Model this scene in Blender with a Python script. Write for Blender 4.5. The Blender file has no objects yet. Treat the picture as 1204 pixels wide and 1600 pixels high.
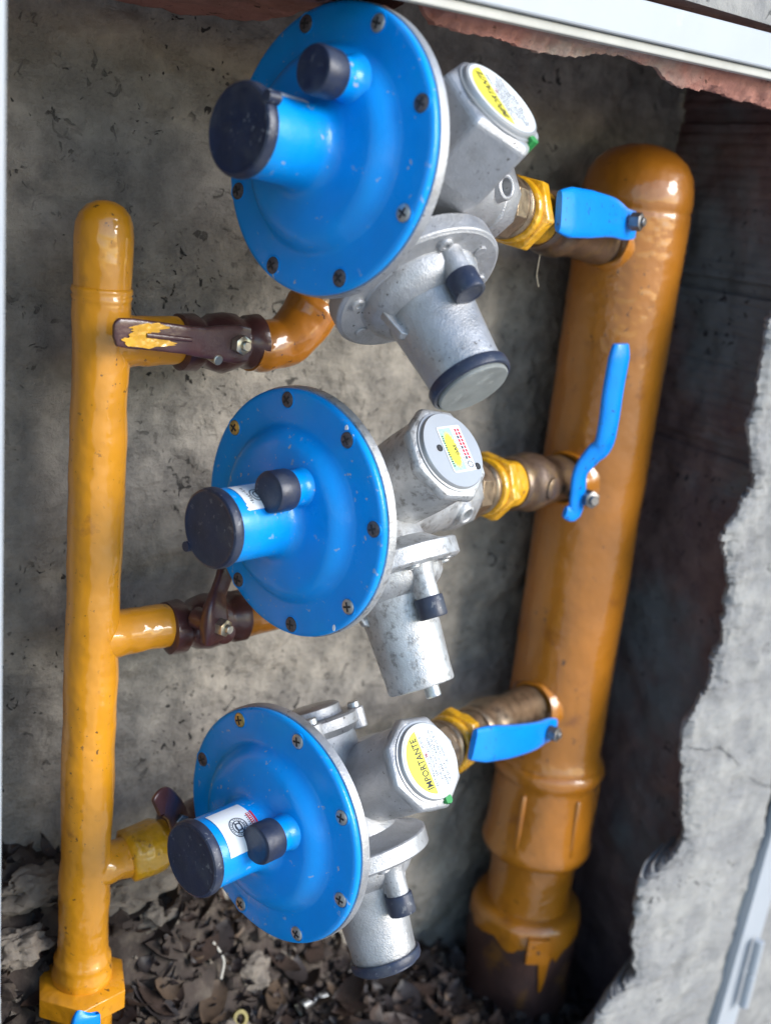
import bpy, math, random
from mathutils import Vector, Matrix, noise
random.seed(7)
S = bpy.context.scene
COL = S.collection
MM = 0.001
R = math.radians

# ------------------------------------------------------------------ camera, world, sun, exposure
# world axes: x along the niche wall, y into the wall, z up; all dimensions in millimetres, scaled by MM
def unit(v): return Vector(v).normalized()
def camera_axes():
    zc = -unit((-632, -6056, 1750)); a = unit((1419, 260, 1750))
    xr = (a - a.dot(zc) * zc).normalized()
    yr = unit((-.77, .25, .587)); yr = (yr - yr.dot(zc) * zc).normalized(); yr = (yr - yr.dot(xr) * xr).normalized()
    b = R(13)
    x = math.cos(b) * xr - math.sin(b) * yr; y = math.sin(b) * xr + math.cos(b) * yr
    return Matrix((x, y, zc))            # world = M @ (right, up, forward)
CM = camera_axes()
M0 = 864 * Vector(((472 - 602) / 1750, (800 - 803) / 1750, 1))
CPOS = CM @ (-M0)
cam = bpy.data.cameras.new('camera'); co = bpy.data.objects.new('camera', cam); COL.objects.link(co)
cr, cu, cf = CM.col[0], CM.col[1], CM.col[2]
co.matrix_world = Matrix.Translation(CPOS * MM) @ Matrix((cr, cu, -cf)).transposed().to_4x4()
cam.sensor_fit = 'VERTICAL'; cam.sensor_height = 36; cam.lens = 36 * 1750 / 1600
cam.clip_start = 0.02; cam.clip_end = 400
cam.dof.use_dof = True; cam.dof.focus_distance = 0.86; cam.dof.aperture_fstop = 4.0
S.camera = co
S.render.resolution_x = 770; S.render.resolution_y = 1024

W = bpy.data.worlds.new('World'); S.world = W; W.use_nodes = True
wn = W.node_tree.nodes; wl = W.node_tree.links
sky = wn.new('ShaderNodeTexSky'); sky.sky_type = 'NISHITA'; sky.sun_disc = False
SUN_DIR = unit((0.50, -0.87, 0.47))           # towards the sun
sky.sun_elevation = math.asin(SUN_DIR.z); sky.sun_rotation = math.atan2(SUN_DIR.x, SUN_DIR.y)
sky.air_density = 1.4; sky.dust_density = 0.6; sky.ozone_density = 4.0
wl.new(sky.outputs[0], wn['Background'].inputs[0]); wn['Background'].inputs[1].default_value = 0.15
sd = bpy.data.lights.new('sun', 'SUN'); so = bpy.data.objects.new('sun', sd); COL.objects.link(so)
sd.energy = 1.9; sd.angle = R(30); sd.color = (1.0, .955, .91)
so.rotation_euler = SUN_DIR.to_track_quat('Z', 'Y').to_euler(); so.location = (0, -2, 3)
S.view_settings.view_transform = 'Standard'; S.view_settings.look = 'None'
S.view_settings.exposure = 1.02; S.view_settings.gamma = 1
try: S.view_settings.use_curve_mapping = False
except Exception: pass

def at(px, py, y):
    """world point (mm) where the sight line through a spot of the photograph meets the vertical plane y"""
    r = CM @ Vector(((px - 602) / 1750, (800 - py) / 1750, 1))
    return CPOS + r * ((y - CPOS.y) / r.y)

# ------------------------------------------------------------------ materials
def mat(name, color, rough=.5, metal=0., coat=0., var=0., vscale=20., color2=None, c2scale=15., c2lo=.55, c2hi=.65,
        bump=0., bscale=60., bump2=0., b2scale=400., rvar=0., spec=None, coat_rough=.08, detail=5., stretch=None, bdist=.002, speck=None, spscale=160, splo=.68):
    m = bpy.data.materials.new(name); m.use_nodes = True
    nt = m.node_tree; N = nt.nodes; L = nt.links; b = N['Principled BSDF']
    tc = N.new('ShaderNodeTexCoord'); src = tc.outputs['Object']
    if stretch:
        mp = N.new('ShaderNodeMapping'); mp.inputs['Scale'].default_value = stretch; L.new(src, mp.inputs[0]); src = mp.outputs[0]
    def nz(scale, det=detail, rg=.6):
        n = N.new('ShaderNodeTexNoise'); n.inputs['Scale'].default_value = scale; n.inputs['Detail'].default_value = det
        n.inputs['Roughness'].default_value = rg; L.new(src, n.inputs['Vector']); return n.outputs['Fac']
    b.inputs['Roughness'].default_value = rough; b.inputs['Metallic'].default_value = metal
    b.inputs['Coat Weight'].default_value = coat; b.inputs['Coat Roughness'].default_value = coat_rough
    if coat >= .9: b.inputs['Coat IOR'].default_value = 1.55
    if spec is not None: b.inputs['Specular IOR Level'].default_value = spec
    col = None
    if var > 0:
        r = N.new('ShaderNodeValToRGB'); L.new(nz(vscale), r.inputs[0])
        r.color_ramp.elements[0].position = .3; r.color_ramp.elements[1].position = .7
        r.color_ramp.elements[0].color = (*[c * (1 - var) for c in color], 1)
        r.color_ramp.elements[1].color = (*[min(1, c * (1 + var)) for c in color], 1)
        col = r.outputs[0]
    if color2:
        r = N.new('ShaderNodeValToRGB'); L.new(nz(c2scale, 8), r.inputs[0])
        r.color_ramp.elements[0].position = c2lo; r.color_ramp.elements[1].position = c2hi
        mx = N.new('ShaderNodeMix'); mx.data_type = 'RGBA'
        L.new(r.outputs[0], mx.inputs[0])
        if col: L.new(col, mx.inputs[6])
        else: mx.inputs[6].default_value = (*color, 1)
        mx.inputs[7].default_value = (*color2, 1); col = mx.outputs[2]
    if speck:
        r = N.new('ShaderNodeValToRGB'); L.new(nz(spscale, 2), r.inputs[0]); r.color_ramp.elements[0].position = splo; r.color_ramp.elements[1].position = splo + .03
        g_ = N.new('ShaderNodeValToRGB'); L.new(nz(spscale * .12, 3), g_.inputs[0]); g_.color_ramp.elements[0].position = .45; g_.color_ramp.elements[1].position = .6
        ml = N.new('ShaderNodeMath'); ml.operation = 'MULTIPLY'; L.new(r.outputs[0], ml.inputs[0]); L.new(g_.outputs[0], ml.inputs[1])
        mx = N.new('ShaderNodeMix'); mx.data_type = 'RGBA'; L.new(ml.outputs[0], mx.inputs[0])
        if col: L.new(col, mx.inputs[6])
        else: mx.inputs[6].default_value = (*color, 1)
        mx.inputs[7].default_value = (*speck, 1); col = mx.outputs[2]
    if col: L.new(col, b.inputs['Base Color'])
    else: b.inputs['Base Color'].default_value = (*color, 1)
    if rvar > 0:
        mr = N.new('ShaderNodeMapRange'); L.new(nz(vscale * 1.7), mr.inputs[0]); mr.inputs[1].default_value = .3; mr.inputs[2].default_value = .7
        mr.inputs[3].default_value = max(0, rough - rvar); mr.inputs[4].default_value = min(1, rough + rvar); L.new(mr.outputs[0], b.inputs['Roughness'])
    nrm = None
    for st, sc, dist in ((bump, bscale, bdist), (bump2, b2scale, .0006)):
        if st > 0:
            bp = N.new('ShaderNodeBump'); bp.inputs['Strength'].default_value = st; bp.inputs['Distance'].default_value = dist
            L.new(nz(sc), bp.inputs['Height'])
            if nrm: L.new(nrm, bp.inputs['Normal'])
            nrm = bp.outputs[0]
    if nrm:
        L.new(nrm, b.inputs['Normal'])
        if coat > 0: L.new(nrm, b.inputs['Coat Normal'])
    return m

YEL = mat('ochre_gloss_paint', (.68, .28, .004), .5, coat=1.0, var=.10, vscale=22, color2=(.40, .15, .01), c2scale=38, c2lo=.62, c2hi=.74,
          bump=1, bscale=36, bump2=.25, b2scale=150, coat_rough=.04, bdist=.0028, detail=2, speck=(.16, .07, .01), spscale=190, splo=.66)
YEL_SHADED = mat('shaded_ochre_gloss_paint', (.42, .145, .006), .42, coat=.9, var=.12, vscale=14, color2=(.26, .08, .006), c2scale=24, c2lo=.6, c2hi=.75,
          bump=1, bscale=32, bump2=.3, b2scale=130, coat_rough=.06, bdist=.0024, detail=2, speck=(.10, .04, .01), spscale=150, splo=.67)  # the slim pipe's ochre paint again, darkened in colour to stand in for shade
YELW = mat('thick_yellow_paint', (.72, .36, .012), .3, coat=.7, var=.15, vscale=60, color2=(.30, .14, .02), c2scale=90, c2lo=.6, c2hi=.68,
          bump=1, bscale=70, bump2=.5, b2scale=240, bdist=.0028, detail=2)
BLUE = mat('blue_enamel', (.0, .265, .74), .36, spec=.2, coat=.35, var=.08, vscale=18, color2=(.0, .30, .70), c2scale=14, c2lo=.5, c2hi=.8, bump=.25, bscale=55, bump2=.2, b2scale=500, coat_rough=.10, speck=(.30, .38, .48), spscale=150, splo=.66, rvar=.1)
BLUE2 = mat('blue_lever_dip', (.0, .23, .76), .3, spec=.3, coat=.3, speck=(.02, .03, .05), spscale=240, splo=.64, var=.06, vscale=70, bump=.15, bscale=120, coat_rough=.15)
ALU = mat('cast_aluminium', (.45, .45, .46), .48, metal=.75, var=.13, vscale=30, color2=(.34, .335, .33), c2scale=45, c2lo=.5, c2hi=.72,
          bump=.35, bscale=110, bump2=.8, b2scale=750, rvar=.12, speck=(.12, .11, .10), spscale=260, splo=.66)
ALUW = mat('weathered_aluminium', (.50, .50, .50), .48, metal=.7, var=.16, vscale=60, color2=(.28, .27, .26), c2scale=150, c2lo=.52, c2hi=.66,
          bump=.25, bscale=180, bump2=.7, b2scale=800, rvar=.12)
ALUM = mat('machined_aluminium', (.46, .46, .46), .40, metal=.6, var=.05, vscale=20, bump2=.15, b2scale=700)
BRS = mat('dull_brass', (.34, .25, .165), .36, metal=.8, var=.22, vscale=60, color2=(.13, .09, .06), c2scale=80, c2lo=.5, c2hi=.7,
          bump=.2, bscale=100, bump2=.4, b2scale=500)
DBRS = mat('dark_bronze', (.13, .085, .06), .42, metal=.5, var=.3, vscale=70, color2=(.20, .13, .06), c2scale=60, c2lo=.5, c2hi=.65,
          bump=.4, bscale=90, bump2=.4, b2scale=400, coat=.3)
BRN = mat('maroon_gloss_paint', (.075, .026, .024), .34, coat=.5, var=.2, vscale=60, bump=.3, bscale=90, bump2=.3, b2scale=300)
BRNW = mat('maroon_lever_chipped_yellow', (.10, .035, .035), .3, coat=.7, var=.2, vscale=60, bump=.2, bscale=90)
TAPE = mat('brown_wrapping_tape', (.075, .036, .028), .55, var=.3, vscale=22, color2=(.20, .085, .02), c2scale=17, c2lo=.54, c2hi=.64, bump=.7, bscale=40, bump2=.4, b2scale=250)
BLK = mat('navy_black_plastic', (.016, .023, .050), .42, var=.25, vscale=60, color2=(.05, .055, .07), c2scale=50, c2lo=.45, c2hi=.75, bump2=.3, b2scale=500, speck=(.12, .125, .14), spscale=220, splo=.64, rvar=.12)
DUST = mat('dusty_grey_plastic', (.20, .21, .20), .55, var=.2, vscale=45, color2=(.30, .31, .29), c2scale=60, bump2=.3, b2scale=500)
DARK = mat('dark_recess', (.02, .02, .022), .6)
ZINC = mat('zinc_screw', (.50, .50, .49), .35, metal=.8, var=.2, vscale=200, bump2=.3, b2scale=900)
ZINCY = mat('brassy_screw', (.55, .42, .15), .35, metal=.7, var=.2, vscale=200)
RUST = mat('grimy_screw', (.12, .105, .11), .5, metal=.5, var=.4, vscale=300)
WHT = mat('white_label', (.78, .80, .80), .32, var=.03, vscale=40, coat=.2)
INK = mat('black_ink', (.02, .02, .02), .4); GINK = mat('grey_ink', (.05, .055, .07), .5)
YINK = mat('yellow_ink', (.85, .74, .05), .35, coat=.2); RINK = mat('red_ink', (.48, .03, .05), .4); GRINK = mat('pale_green_print', (.35, .60, .45), .45, var=.3, vscale=900)
GREEN = mat('green_marker_paint', (.02, .25, .05), .4)
STEEL = mat('white_painted_steel', (.38, .40, .425), .42, coat=.2, var=.04, vscale=15, color2=(.45, .44, .40), c2scale=26, c2lo=.66, c2hi=.74, bump=.06, bscale=30, rvar=.08)
SOIL = mat('damp_soil', (.045, .032, .026), .85, var=.45, vscale=30, color2=(.10, .08, .062), c2scale=50, c2lo=.5, c2hi=.7, bump=1, bscale=60, bump2=1, b2scale=300)
STONE = mat('mortar_rubble', (.20, .17, .14), .85, var=.3, vscale=60, color2=(.12, .10, .085), c2scale=60, c2lo=.5, c2hi=.65, bump=1, bscale=90, bump2=1, b2scale=400)
LEAF1 = mat('dead_leaf_brown', (.040, .024, .018), .6, var=.4, vscale=80, bump=.3, bscale=200)
LEAF2 = mat('dead_leaf_dark', (.022, .016, .016), .55, var=.4, vscale=80)
LEAF3 = mat('dead_leaf_pale', (.085, .055, .035), .65, var=.3, vscale=80)
PAVE = mat('pavement_concrete', (.48, .47, .46), .85, var=.15, vscale=6, bump=.4, bscale=60)

def concrete(name, base, dark, pit=.5, warm=None, bumpk=1.0, blot=None, streak=.35):
    m = bpy.data.materials.new(name); m.use_nodes = True
    nt = m.node_tree; N = nt.nodes; L = nt.links; b = N['Principled BSDF']
    tc = N.new('ShaderNodeTexCoord')
    def nz(scale, det=8, rg=.62, vec=None, dist=0):
        n = N.new('ShaderNodeTexNoise'); n.inputs['Scale'].default_value = scale; n.inputs['Detail'].default_value = det
        n.inputs['Roughness'].default_value = rg; n.inputs['Distortion'].default_value = dist
        L.new(vec or tc.outputs['Object'], n.inputs['Vector']); return n.outputs['Fac']
    def ramp(f, p0, p1, c0, c1):
        r = N.new('ShaderNodeValToRGB'); L.new(f, r.inputs[0]); e = r.color_ramp.elements
        e[0].position = p0; e[1].position = p1; e[0].color = (*c0, 1); e[1].color = (*c1, 1); return r.outputs[0]
    def mix(f, a, c, mode='MIX'):
        mx = N.new('ShaderNodeMix'); mx.data_type = 'RGBA'; mx.blend_type = mode
        if isinstance(f, float): mx.inputs[0].default_value = f
        else: L.new(f, mx.inputs[0])
        for i, v in ((6, a), (7, c)):
            if isinstance(v, tuple): mx.inputs[i].default_value = (*v, 1)
            else: L.new(v, mx.inputs[i])
        return mx.outputs[2]
    c = ramp(nz(5.5), .3, .72, tuple(x * .84 for x in base), base)
    fg = nz(320, 4, .7); c = mix(ramp(fg, .45, .75, (0, 0, 0), (.55, .55, .55)), c, tuple(x * .55 for x in base))
    c = mix(ramp(nz(28, 10), .42, .66, (0, 0, 0), (1, 1, 1)), c, warm or tuple(x * 1.15 for x in base))
    c = mix(ramp(nz(11, 9, .7, dist=.6), .56, .68, (0, 0, 0), (.7, .7, .7)), c, dark)
    if blot: c = mix(ramp(nz(3.2, 6), .52, .62, (0, 0, 0), (1, 1, 1)), c, blot)
    # pits: small dark flecks
    pf = nz(75, 3, .5, dist=1.4); pm = ramp(pf, .635, .67, (0, 0, 0), (1, 1, 1))
    gate = ramp(nz(9, 3), .45, .6, (0, 0, 0), (1, 1, 1)); mul = mix(1.0, pm, gate, 'MULTIPLY')
    c = mix(mul, c, tuple(x * .35 for x in dark))
    L.new(c, b.inputs['Base Color']); b.inputs['Roughness'].default_value = .9; b.inputs['Specular IOR Level'].default_value = .25
    def bump(h, st, dist, prev, inv=False):
        bp = N.new('ShaderNodeBump'); bp.inputs['Strength'].default_value = st; bp.inputs['Distance'].default_value = dist; bp.invert = inv
        L.new(h, bp.inputs['Height'])
        if prev: L.new(prev, bp.inputs['Normal'])
        return bp.outputs[0]
    n1 = bump(nz(14, 10, .65), .6 * bumpk, .012, None)
    mp = N.new('ShaderNodeMapping'); mp.inputs['Rotation'].default_value = (0, R(35), 0); mp.inputs['Scale'].default_value = (1, 1, 7); L.new(tc.outputs['Object'], mp.inputs[0])
    n2 = bump(nz(16, 6, .6, mp.outputs[0]), streak * bumpk, .004, n1)
    n3 = bump(nz(140, 6, .7), .6 * bumpk, .0018, n2)
    n4 = bump(mul, .9 * pit, .003, n3, True)
    L.new(n4, b.inputs['Normal']); return m
CONC = concrete('rough_cement_render', (.275, .253, .222), (.12, .113, .108), warm=(.38, .345, .295), bumpk=1.9, pit=1)
CONCF = concrete('pale_mortar', (.27, .265, .26), (.16, .157, .155), warm=(.33, .32, .30), bumpk=.8, streak=0)
REDB = concrete('red_brick_and_mortar', (.40, .18, .14), (.24, .13, .10), warm=(.46, .22, .17), bumpk=1.4, blot=(.34, .32, .27))
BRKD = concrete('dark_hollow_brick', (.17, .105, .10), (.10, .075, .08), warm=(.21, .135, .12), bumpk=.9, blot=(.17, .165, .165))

# ------------------------------------------------------------------ mesh builder
def frame(o, z, xh=None):
    z = unit(z)
    xh = Vector(xh) if xh is not None else (Vector((0, 0, 1)) if abs(z.z) < .9 else Vector((1, 0, 0)))
    x = (xh - xh.dot(z) * z).normalized(); y = z.cross(x)
    m = Matrix((x, y, z)).transposed().to_4x4(); m.translation = Vector(o); return m

class MB:
    def __init__(s): s.v = []; s.f = []; s.m = []; s.sm = []
    def add(s, vs, fs, mi=0, smooth=True):
        o = len(s.v); s.v += [Vector(p) for p in vs]
        for f in fs: s.f.append([o + i for i in f]); s.m.append(mi); s.sm.append(smooth)
        return s
    def lathe(s, fr, prof, seg=64, mi=0, smooth=True, a0=0, wob=0, wsc=.05, closed=False):
        vs = []; fs = []; idx = []
        for r, t in prof:
            if r <= 1e-6: idx.append([len(vs)]); vs.append(fr @ Vector((0, 0, t)))
            else:
                row = []
                for k in range(seg):
                    a = a0 + 2 * math.pi * k / seg
                    d = Vector((math.cos(a), math.sin(a), 0)); p = fr @ (d * r + Vector((0, 0, t)))
                    if wob: p += (fr.to_3x3() @ d) * wob * noise.noise(p * wsc)
                    row.append(len(vs)); vs.append(p)
                idx.append(row)
        pairs = list(zip(idx[:-1], idx[1:]))
        if closed: pairs.append((idx[-1], idx[0]))
        for a, b in pairs:
            for k in range(seg):
                k2 = (k + 1) % seg
                if len(a) == 1 and len(b) == 1: continue
                if len(a) == 1: fs.append([a[0], b[k2], b[k]])
                elif len(b) == 1: fs.append([a[k], a[k2], b[0]])
                else: fs.append([a[k], a[k2], b[k2], b[k]])
        return s.add(vs, fs, mi, smooth)
    def cyl(s, fr, r, t0, t1, seg=48, mi=0, ch=.6, **k):
        d = 1 if t1 > t0 else -1
        return s.lathe(fr, [(0, t0), (r - ch, t0), (r, t0 + ch * d), (r, t1 - ch * d), (r - ch, t1), (0, t1)], seg, mi, **k)
    def hexp(s, fr, r, t0, t1, mi=0, ch=2.0, a0=0, seg=6):
        c = ch * .6
        return s.lathe(fr, [(0, t0), (r - ch, t0), (r, t0 + c), (r, t1 - c), (r - ch, t1), (0, t1)], seg, mi, smooth=False, a0=a0)
    def tube(s, path, rad, seg=32, mi=0, cap=True, wob=0, wsc=.05, oval=1.0):
        P = [Vector(p) for p in path]; n = len(P)
        rad = rad if hasattr(rad, '__len__') else [rad] * n
        T = [(P[min(i + 1, n - 1)] - P[max(i - 1, 0)]).normalized() for i in range(n)]
        x = T[0].orthogonal().normalized(); vs = []; fs = []
        for i in range(n):
            x = (x - x.dot(T[i]) * T[i]).normalized(); y = T[i].cross(x)
            for k in range(seg):
                a = 2 * math.pi * k / seg; d = x * math.cos(a) + y * math.sin(a) * oval; p = P[i] + d * rad[i]
                if wob: p += d * wob * noise.noise(p * wsc)
                vs.append(p)
        for i in range(n - 1):
            for k in range(seg):
                k2 = (k + 1) % seg; fs.append([i * seg + k, i * seg + k2, (i + 1) * seg + k2, (i + 1) * seg + k])
        if cap: fs.append([k for k in range(seg)][::-1]); fs.append([(n - 1) * seg + k for k in range(seg)])
        return s.add(vs, fs, mi)
    def ribbon(s, path, nor, wid, th, mi=0, seg=20, pw=3.2, mids=6):
        """flat bar with a rounded section swept along a path; nor = face direction"""
        P0 = [Vector(p) for p in path]; n0 = len(P0)
        if not hasattr(th, '__len__'): th = [th] * n0
        P = []; Wd = []; Th = []
        for i in range(n0 - 1):
            a, b, c, d = P0[max(i - 1, 0)], P0[i], P0[i + 1], P0[min(i + 2, n0 - 1)]
            for k in range(mids):
                t = k / mids
                P.append(.5 * ((2 * b) + (c - a) * t + (2 * a - 5 * b + 4 * c - d) * t * t + (3 * b - a - 3 * c + d) * t ** 3))
                Wd.append(wid[i] * (1 - t) + wid[i + 1] * t); Th.append(th[i] * (1 - t) + th[i + 1] * t)
        P.append(P0[-1]); Wd.append(wid[-1]); Th.append(th[-1]); n = len(P); vs = []; fs = []; nor = unit(nor)
        for i in range(n):
            t = (P[min(i + 1, n - 1)] - P[max(i - 1, 0)]).normalized()
            x = t.cross(nor).normalized(); y = x.cross(t)
            for k in range(seg):
                a = 2 * math.pi * k / seg; ca, sa = math.cos(a), math.sin(a)
                vs.append(P[i] + x * (Wd[i] / 2 * math.copysign(abs(ca) ** (2 / pw), ca)) + y * (Th[i] / 2 * math.copysign(abs(sa) ** (2 / pw), sa)))
        for i in range(n - 1):
            for k in range(seg):
                k2 = (k + 1) % seg; fs.append([i * seg + k, i * seg + k2, (i + 1) * seg + k2, (i + 1) * seg + k])
        fs.append([k for k in range(seg)][::-1]); fs.append([(n - 1) * seg + k for k in range(seg)])
        return s.add(vs, fs, mi)
    def box(s, fr, lo, hi, mi=0):
        x0, y0, z0 = lo; x1, y1, z1 = hi
        vs = [fr @ Vector(p) for p in ((x0, y0, z0), (x1, y0, z0), (x1, y1, z0), (x0, y1, z0), (x0, y0, z1), (x1, y0, z1), (x1, y1, z1), (x0, y1, z1))]
        return s.add(vs, [(3, 2, 1, 0), (4, 5, 6, 7), (0, 1, 5, 4), (1, 2, 6, 5), (2, 3, 7, 6), (3, 0, 4, 7)], mi, False)
    def plate(s, fr, pts, z0, z1, mi=0, smooth=False):
        n = len(pts); vs = [fr @ Vector((x, y, z0)) for x, y in pts] + [fr @ Vector((x, y, z1)) for x, y in pts]
        fs = [list(range(n))[::-1], list(range(n, 2 * n))] + [[i, (i + 1) % n, n + (i + 1) % n, n + i] for i in range(n)]
        return s.add(vs, fs, mi, smooth)
    def text(s, fr, body, size, mi=0, z=.0, wrap=None, bold=0, ax='CENTER', sx=1.0, shear=0):
        c = bpy.data.curves.new('t', 'FONT'); c.body = body; c.size = size; c.align_x = ax; c.align_y = 'CENTER'; c.resolution_u = 2; c.offset = bold; c.shear = shear
        o = bpy.data.objects.new('t', c); me = bpy.data.meshes.new_from_object(o)
        vs = []
        for v in me.vertices:
            p = Vector((v.co.x * sx, v.co.y, z)); vs.append(wrap(p) if wrap else fr @ p)
        s.add(vs, [list(p.vertices) for p in me.polygons], mi, False)
        bpy.data.objects.remove(o); bpy.data.curves.remove(c); bpy.data.meshes.remove(me); return s
    def build(s, name, mats, parent=None, bevel=0, org=None, sub=0, sharp=35):
        if not isinstance(mats, (list, tuple)): mats = [mats]
        org = Vector(org) if org is not None else (parent['_o'] if parent is not None and '_o' in parent else Vector((0, 0, 0)))
        org = Vector(org)
        me = bpy.data.meshes.new(name); me.from_pydata([tuple((p - org) * MM) for p in s.v], [], s.f)
        for m in mats: me.materials.append(m)
        me.polygons.foreach_set('material_index', s.m); me.polygons.foreach_set('use_smooth', s.sm)
        me.validate(); me.update()
        import bmesh
        bm = bmesh.new(); bm.from_mesh(me); bmesh.ops.recalc_face_normals(bm, faces=bm.faces); bm.to_mesh(me); bm.free()
        if any(s.sm): me.set_sharp_from_angle(angle=R(sharp))
        o = bpy.data.objects.new(name, me); COL.objects.link(o)
        if parent is not None: o.parent = parent
        else: o.location = org * MM
        ORG_OF[o.name] = org
        if bevel:
            b = o.modifiers.new('bevel', 'BEVEL'); b.width = bevel * MM; b.segments = 2; b.limit_method = 'ANGLE'; b.angle_limit = R(40); b.harden_normals = False
        return o
ORG_OF = {}
class T:
    """a thing: an Empty at its base, parts keep its origin"""
    pass
def thing(name, label, cat, org, group=None):
    o = bpy.data.objects.new(name, None); COL.objects.link(o); o.empty_display_size = .02
    o.location = Vector(org) * MM; ORG_OF[o.name] = Vector(org); tag(o, label, cat, group); return o
def tag(o, label, cat, group=None, kind=None):
    if label: o['label'] = label
    if cat: o['category'] = cat
    if group: o['group'] = group
    if kind: o['kind'] = kind
    return o
def part(mb, name, mats, parent, **k):
    return mb.build(name, mats, parent, org=ORG_OF[parent.name], **k)

# ------------------------------------------------------------------ setting
def sheet(name, f, nu, nv, m, flip=False):
    b = MB(); vs = [f(i / nu, j / nv) for j in range(nv + 1) for i in range(nu + 1)]
    fs = [(j * (nu + 1) + i, j * (nu + 1) + i + 1, (j + 1) * (nu + 1) + i + 1, (j + 1) * (nu + 1) + i) for j in range(nv) for i in range(nu)]
    b.add(vs, fs, 0, True); return b
def fbm(p, sc, oct=5): return noise.fractal(Vector(p) * sc, 1.0, 2.0, oct)

BY = 182      # back wall plane
def fback(u, v):
    x = -420 + 1060 * u; z = -800 + 1240 * v
    sm = noise.fractal(Vector((x * .012 + z * .006, 4, z * .045 - x * .02)), 1.0, 2.0, 3)     # sweeps of the trowel
    return (x, BY - 9 * fbm((x, 0, z), .010) - 3.2 * fbm((x, 9, z), .045, 4) - 1.6 * sm - 1.3 * max(0, fbm((x, 19, z), .13, 3)), z)
o = sheet('back_wall', fback, 330, 380, CONC).build('back_wall', CONC)
tag(o, 'rough grey cement wall behind the pipes and regulators', 'wall')

def fside(u, v):       # right side, hollow brick laid with its ribs showing
    y = -22 + 200 * u; z = -800 + 1240 * v
    rib = 2.2 * (abs(math.sin(z * math.pi / 11.0)) ** .6)
    joint = 5 if (z % 175) < 14 else 0
    if z < -60 + 60 * fbm((y, 3, z), .01): rib *= .1; joint = 0
    return (600 - 55 * (1 - u) * .6 - rib + joint + 5 * fbm((y, 5, z), .02), y, z)
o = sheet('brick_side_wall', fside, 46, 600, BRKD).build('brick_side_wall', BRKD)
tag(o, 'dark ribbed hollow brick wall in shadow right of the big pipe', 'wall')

def fleft(u, v):
    y = -22 + 215 * u; z = -800 + 1240 * v
    return (-290 + 4 * fbm((y, 5, z), .02), y, z)
o = sheet('left_side_wall', fleft, 20, 100, CONC).build('left_side_wall', CONC)
tag(o, 'cement side wall at the left edge of the niche', 'wall')

def fceil(u, v):
    x = -300 + 930 * u; y = -22 + 215 * v
    k = min(1, max(0, (x - 30) / 40)); return (x, y, 364 + 66 * k + 6 * fbm((x, y, 2), .015) + 2 * fbm((x, y, 7), .06))
o = sheet('brick_lintel_soffit', fceil, 120, 36, REDB).build('brick_ceiling', REDB)
tag(o, 'dim red brick underside roofing the niche', 'ceiling')

def floor_z(x, y):
    k = min(1, max(0, (y - 80) / 100)); k = k * k * (3 - 2 * k)
    h = min(1, max(.15, (330 - x) / 400))
    return -505 - .36 * (x + 126) + 140 * k * h + 18 * fbm((x, y, 0), .012) + 9 * fbm((x, y, 4), .05)
def ffloor(u, v):
    x = -300 + 940 * u; y = -60 + 255 * v
    return (x, y, floor_z(x, y))
o = sheet('soil', ffloor, 160, 50, SOIL).build('soil', SOIL); o['kind'] = 'structure'

# outside ground in front of the wall, reaching the horizon
g = MB(); g.add([(-60000, -60000, -900), (60000, -60000, -900), (60000, -62, -900), (-60000, -62, -900)], [(0, 1, 2, 3)], 0, False)
o = g.build('ground', PAVE); o['kind'] = 'structure'

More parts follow.
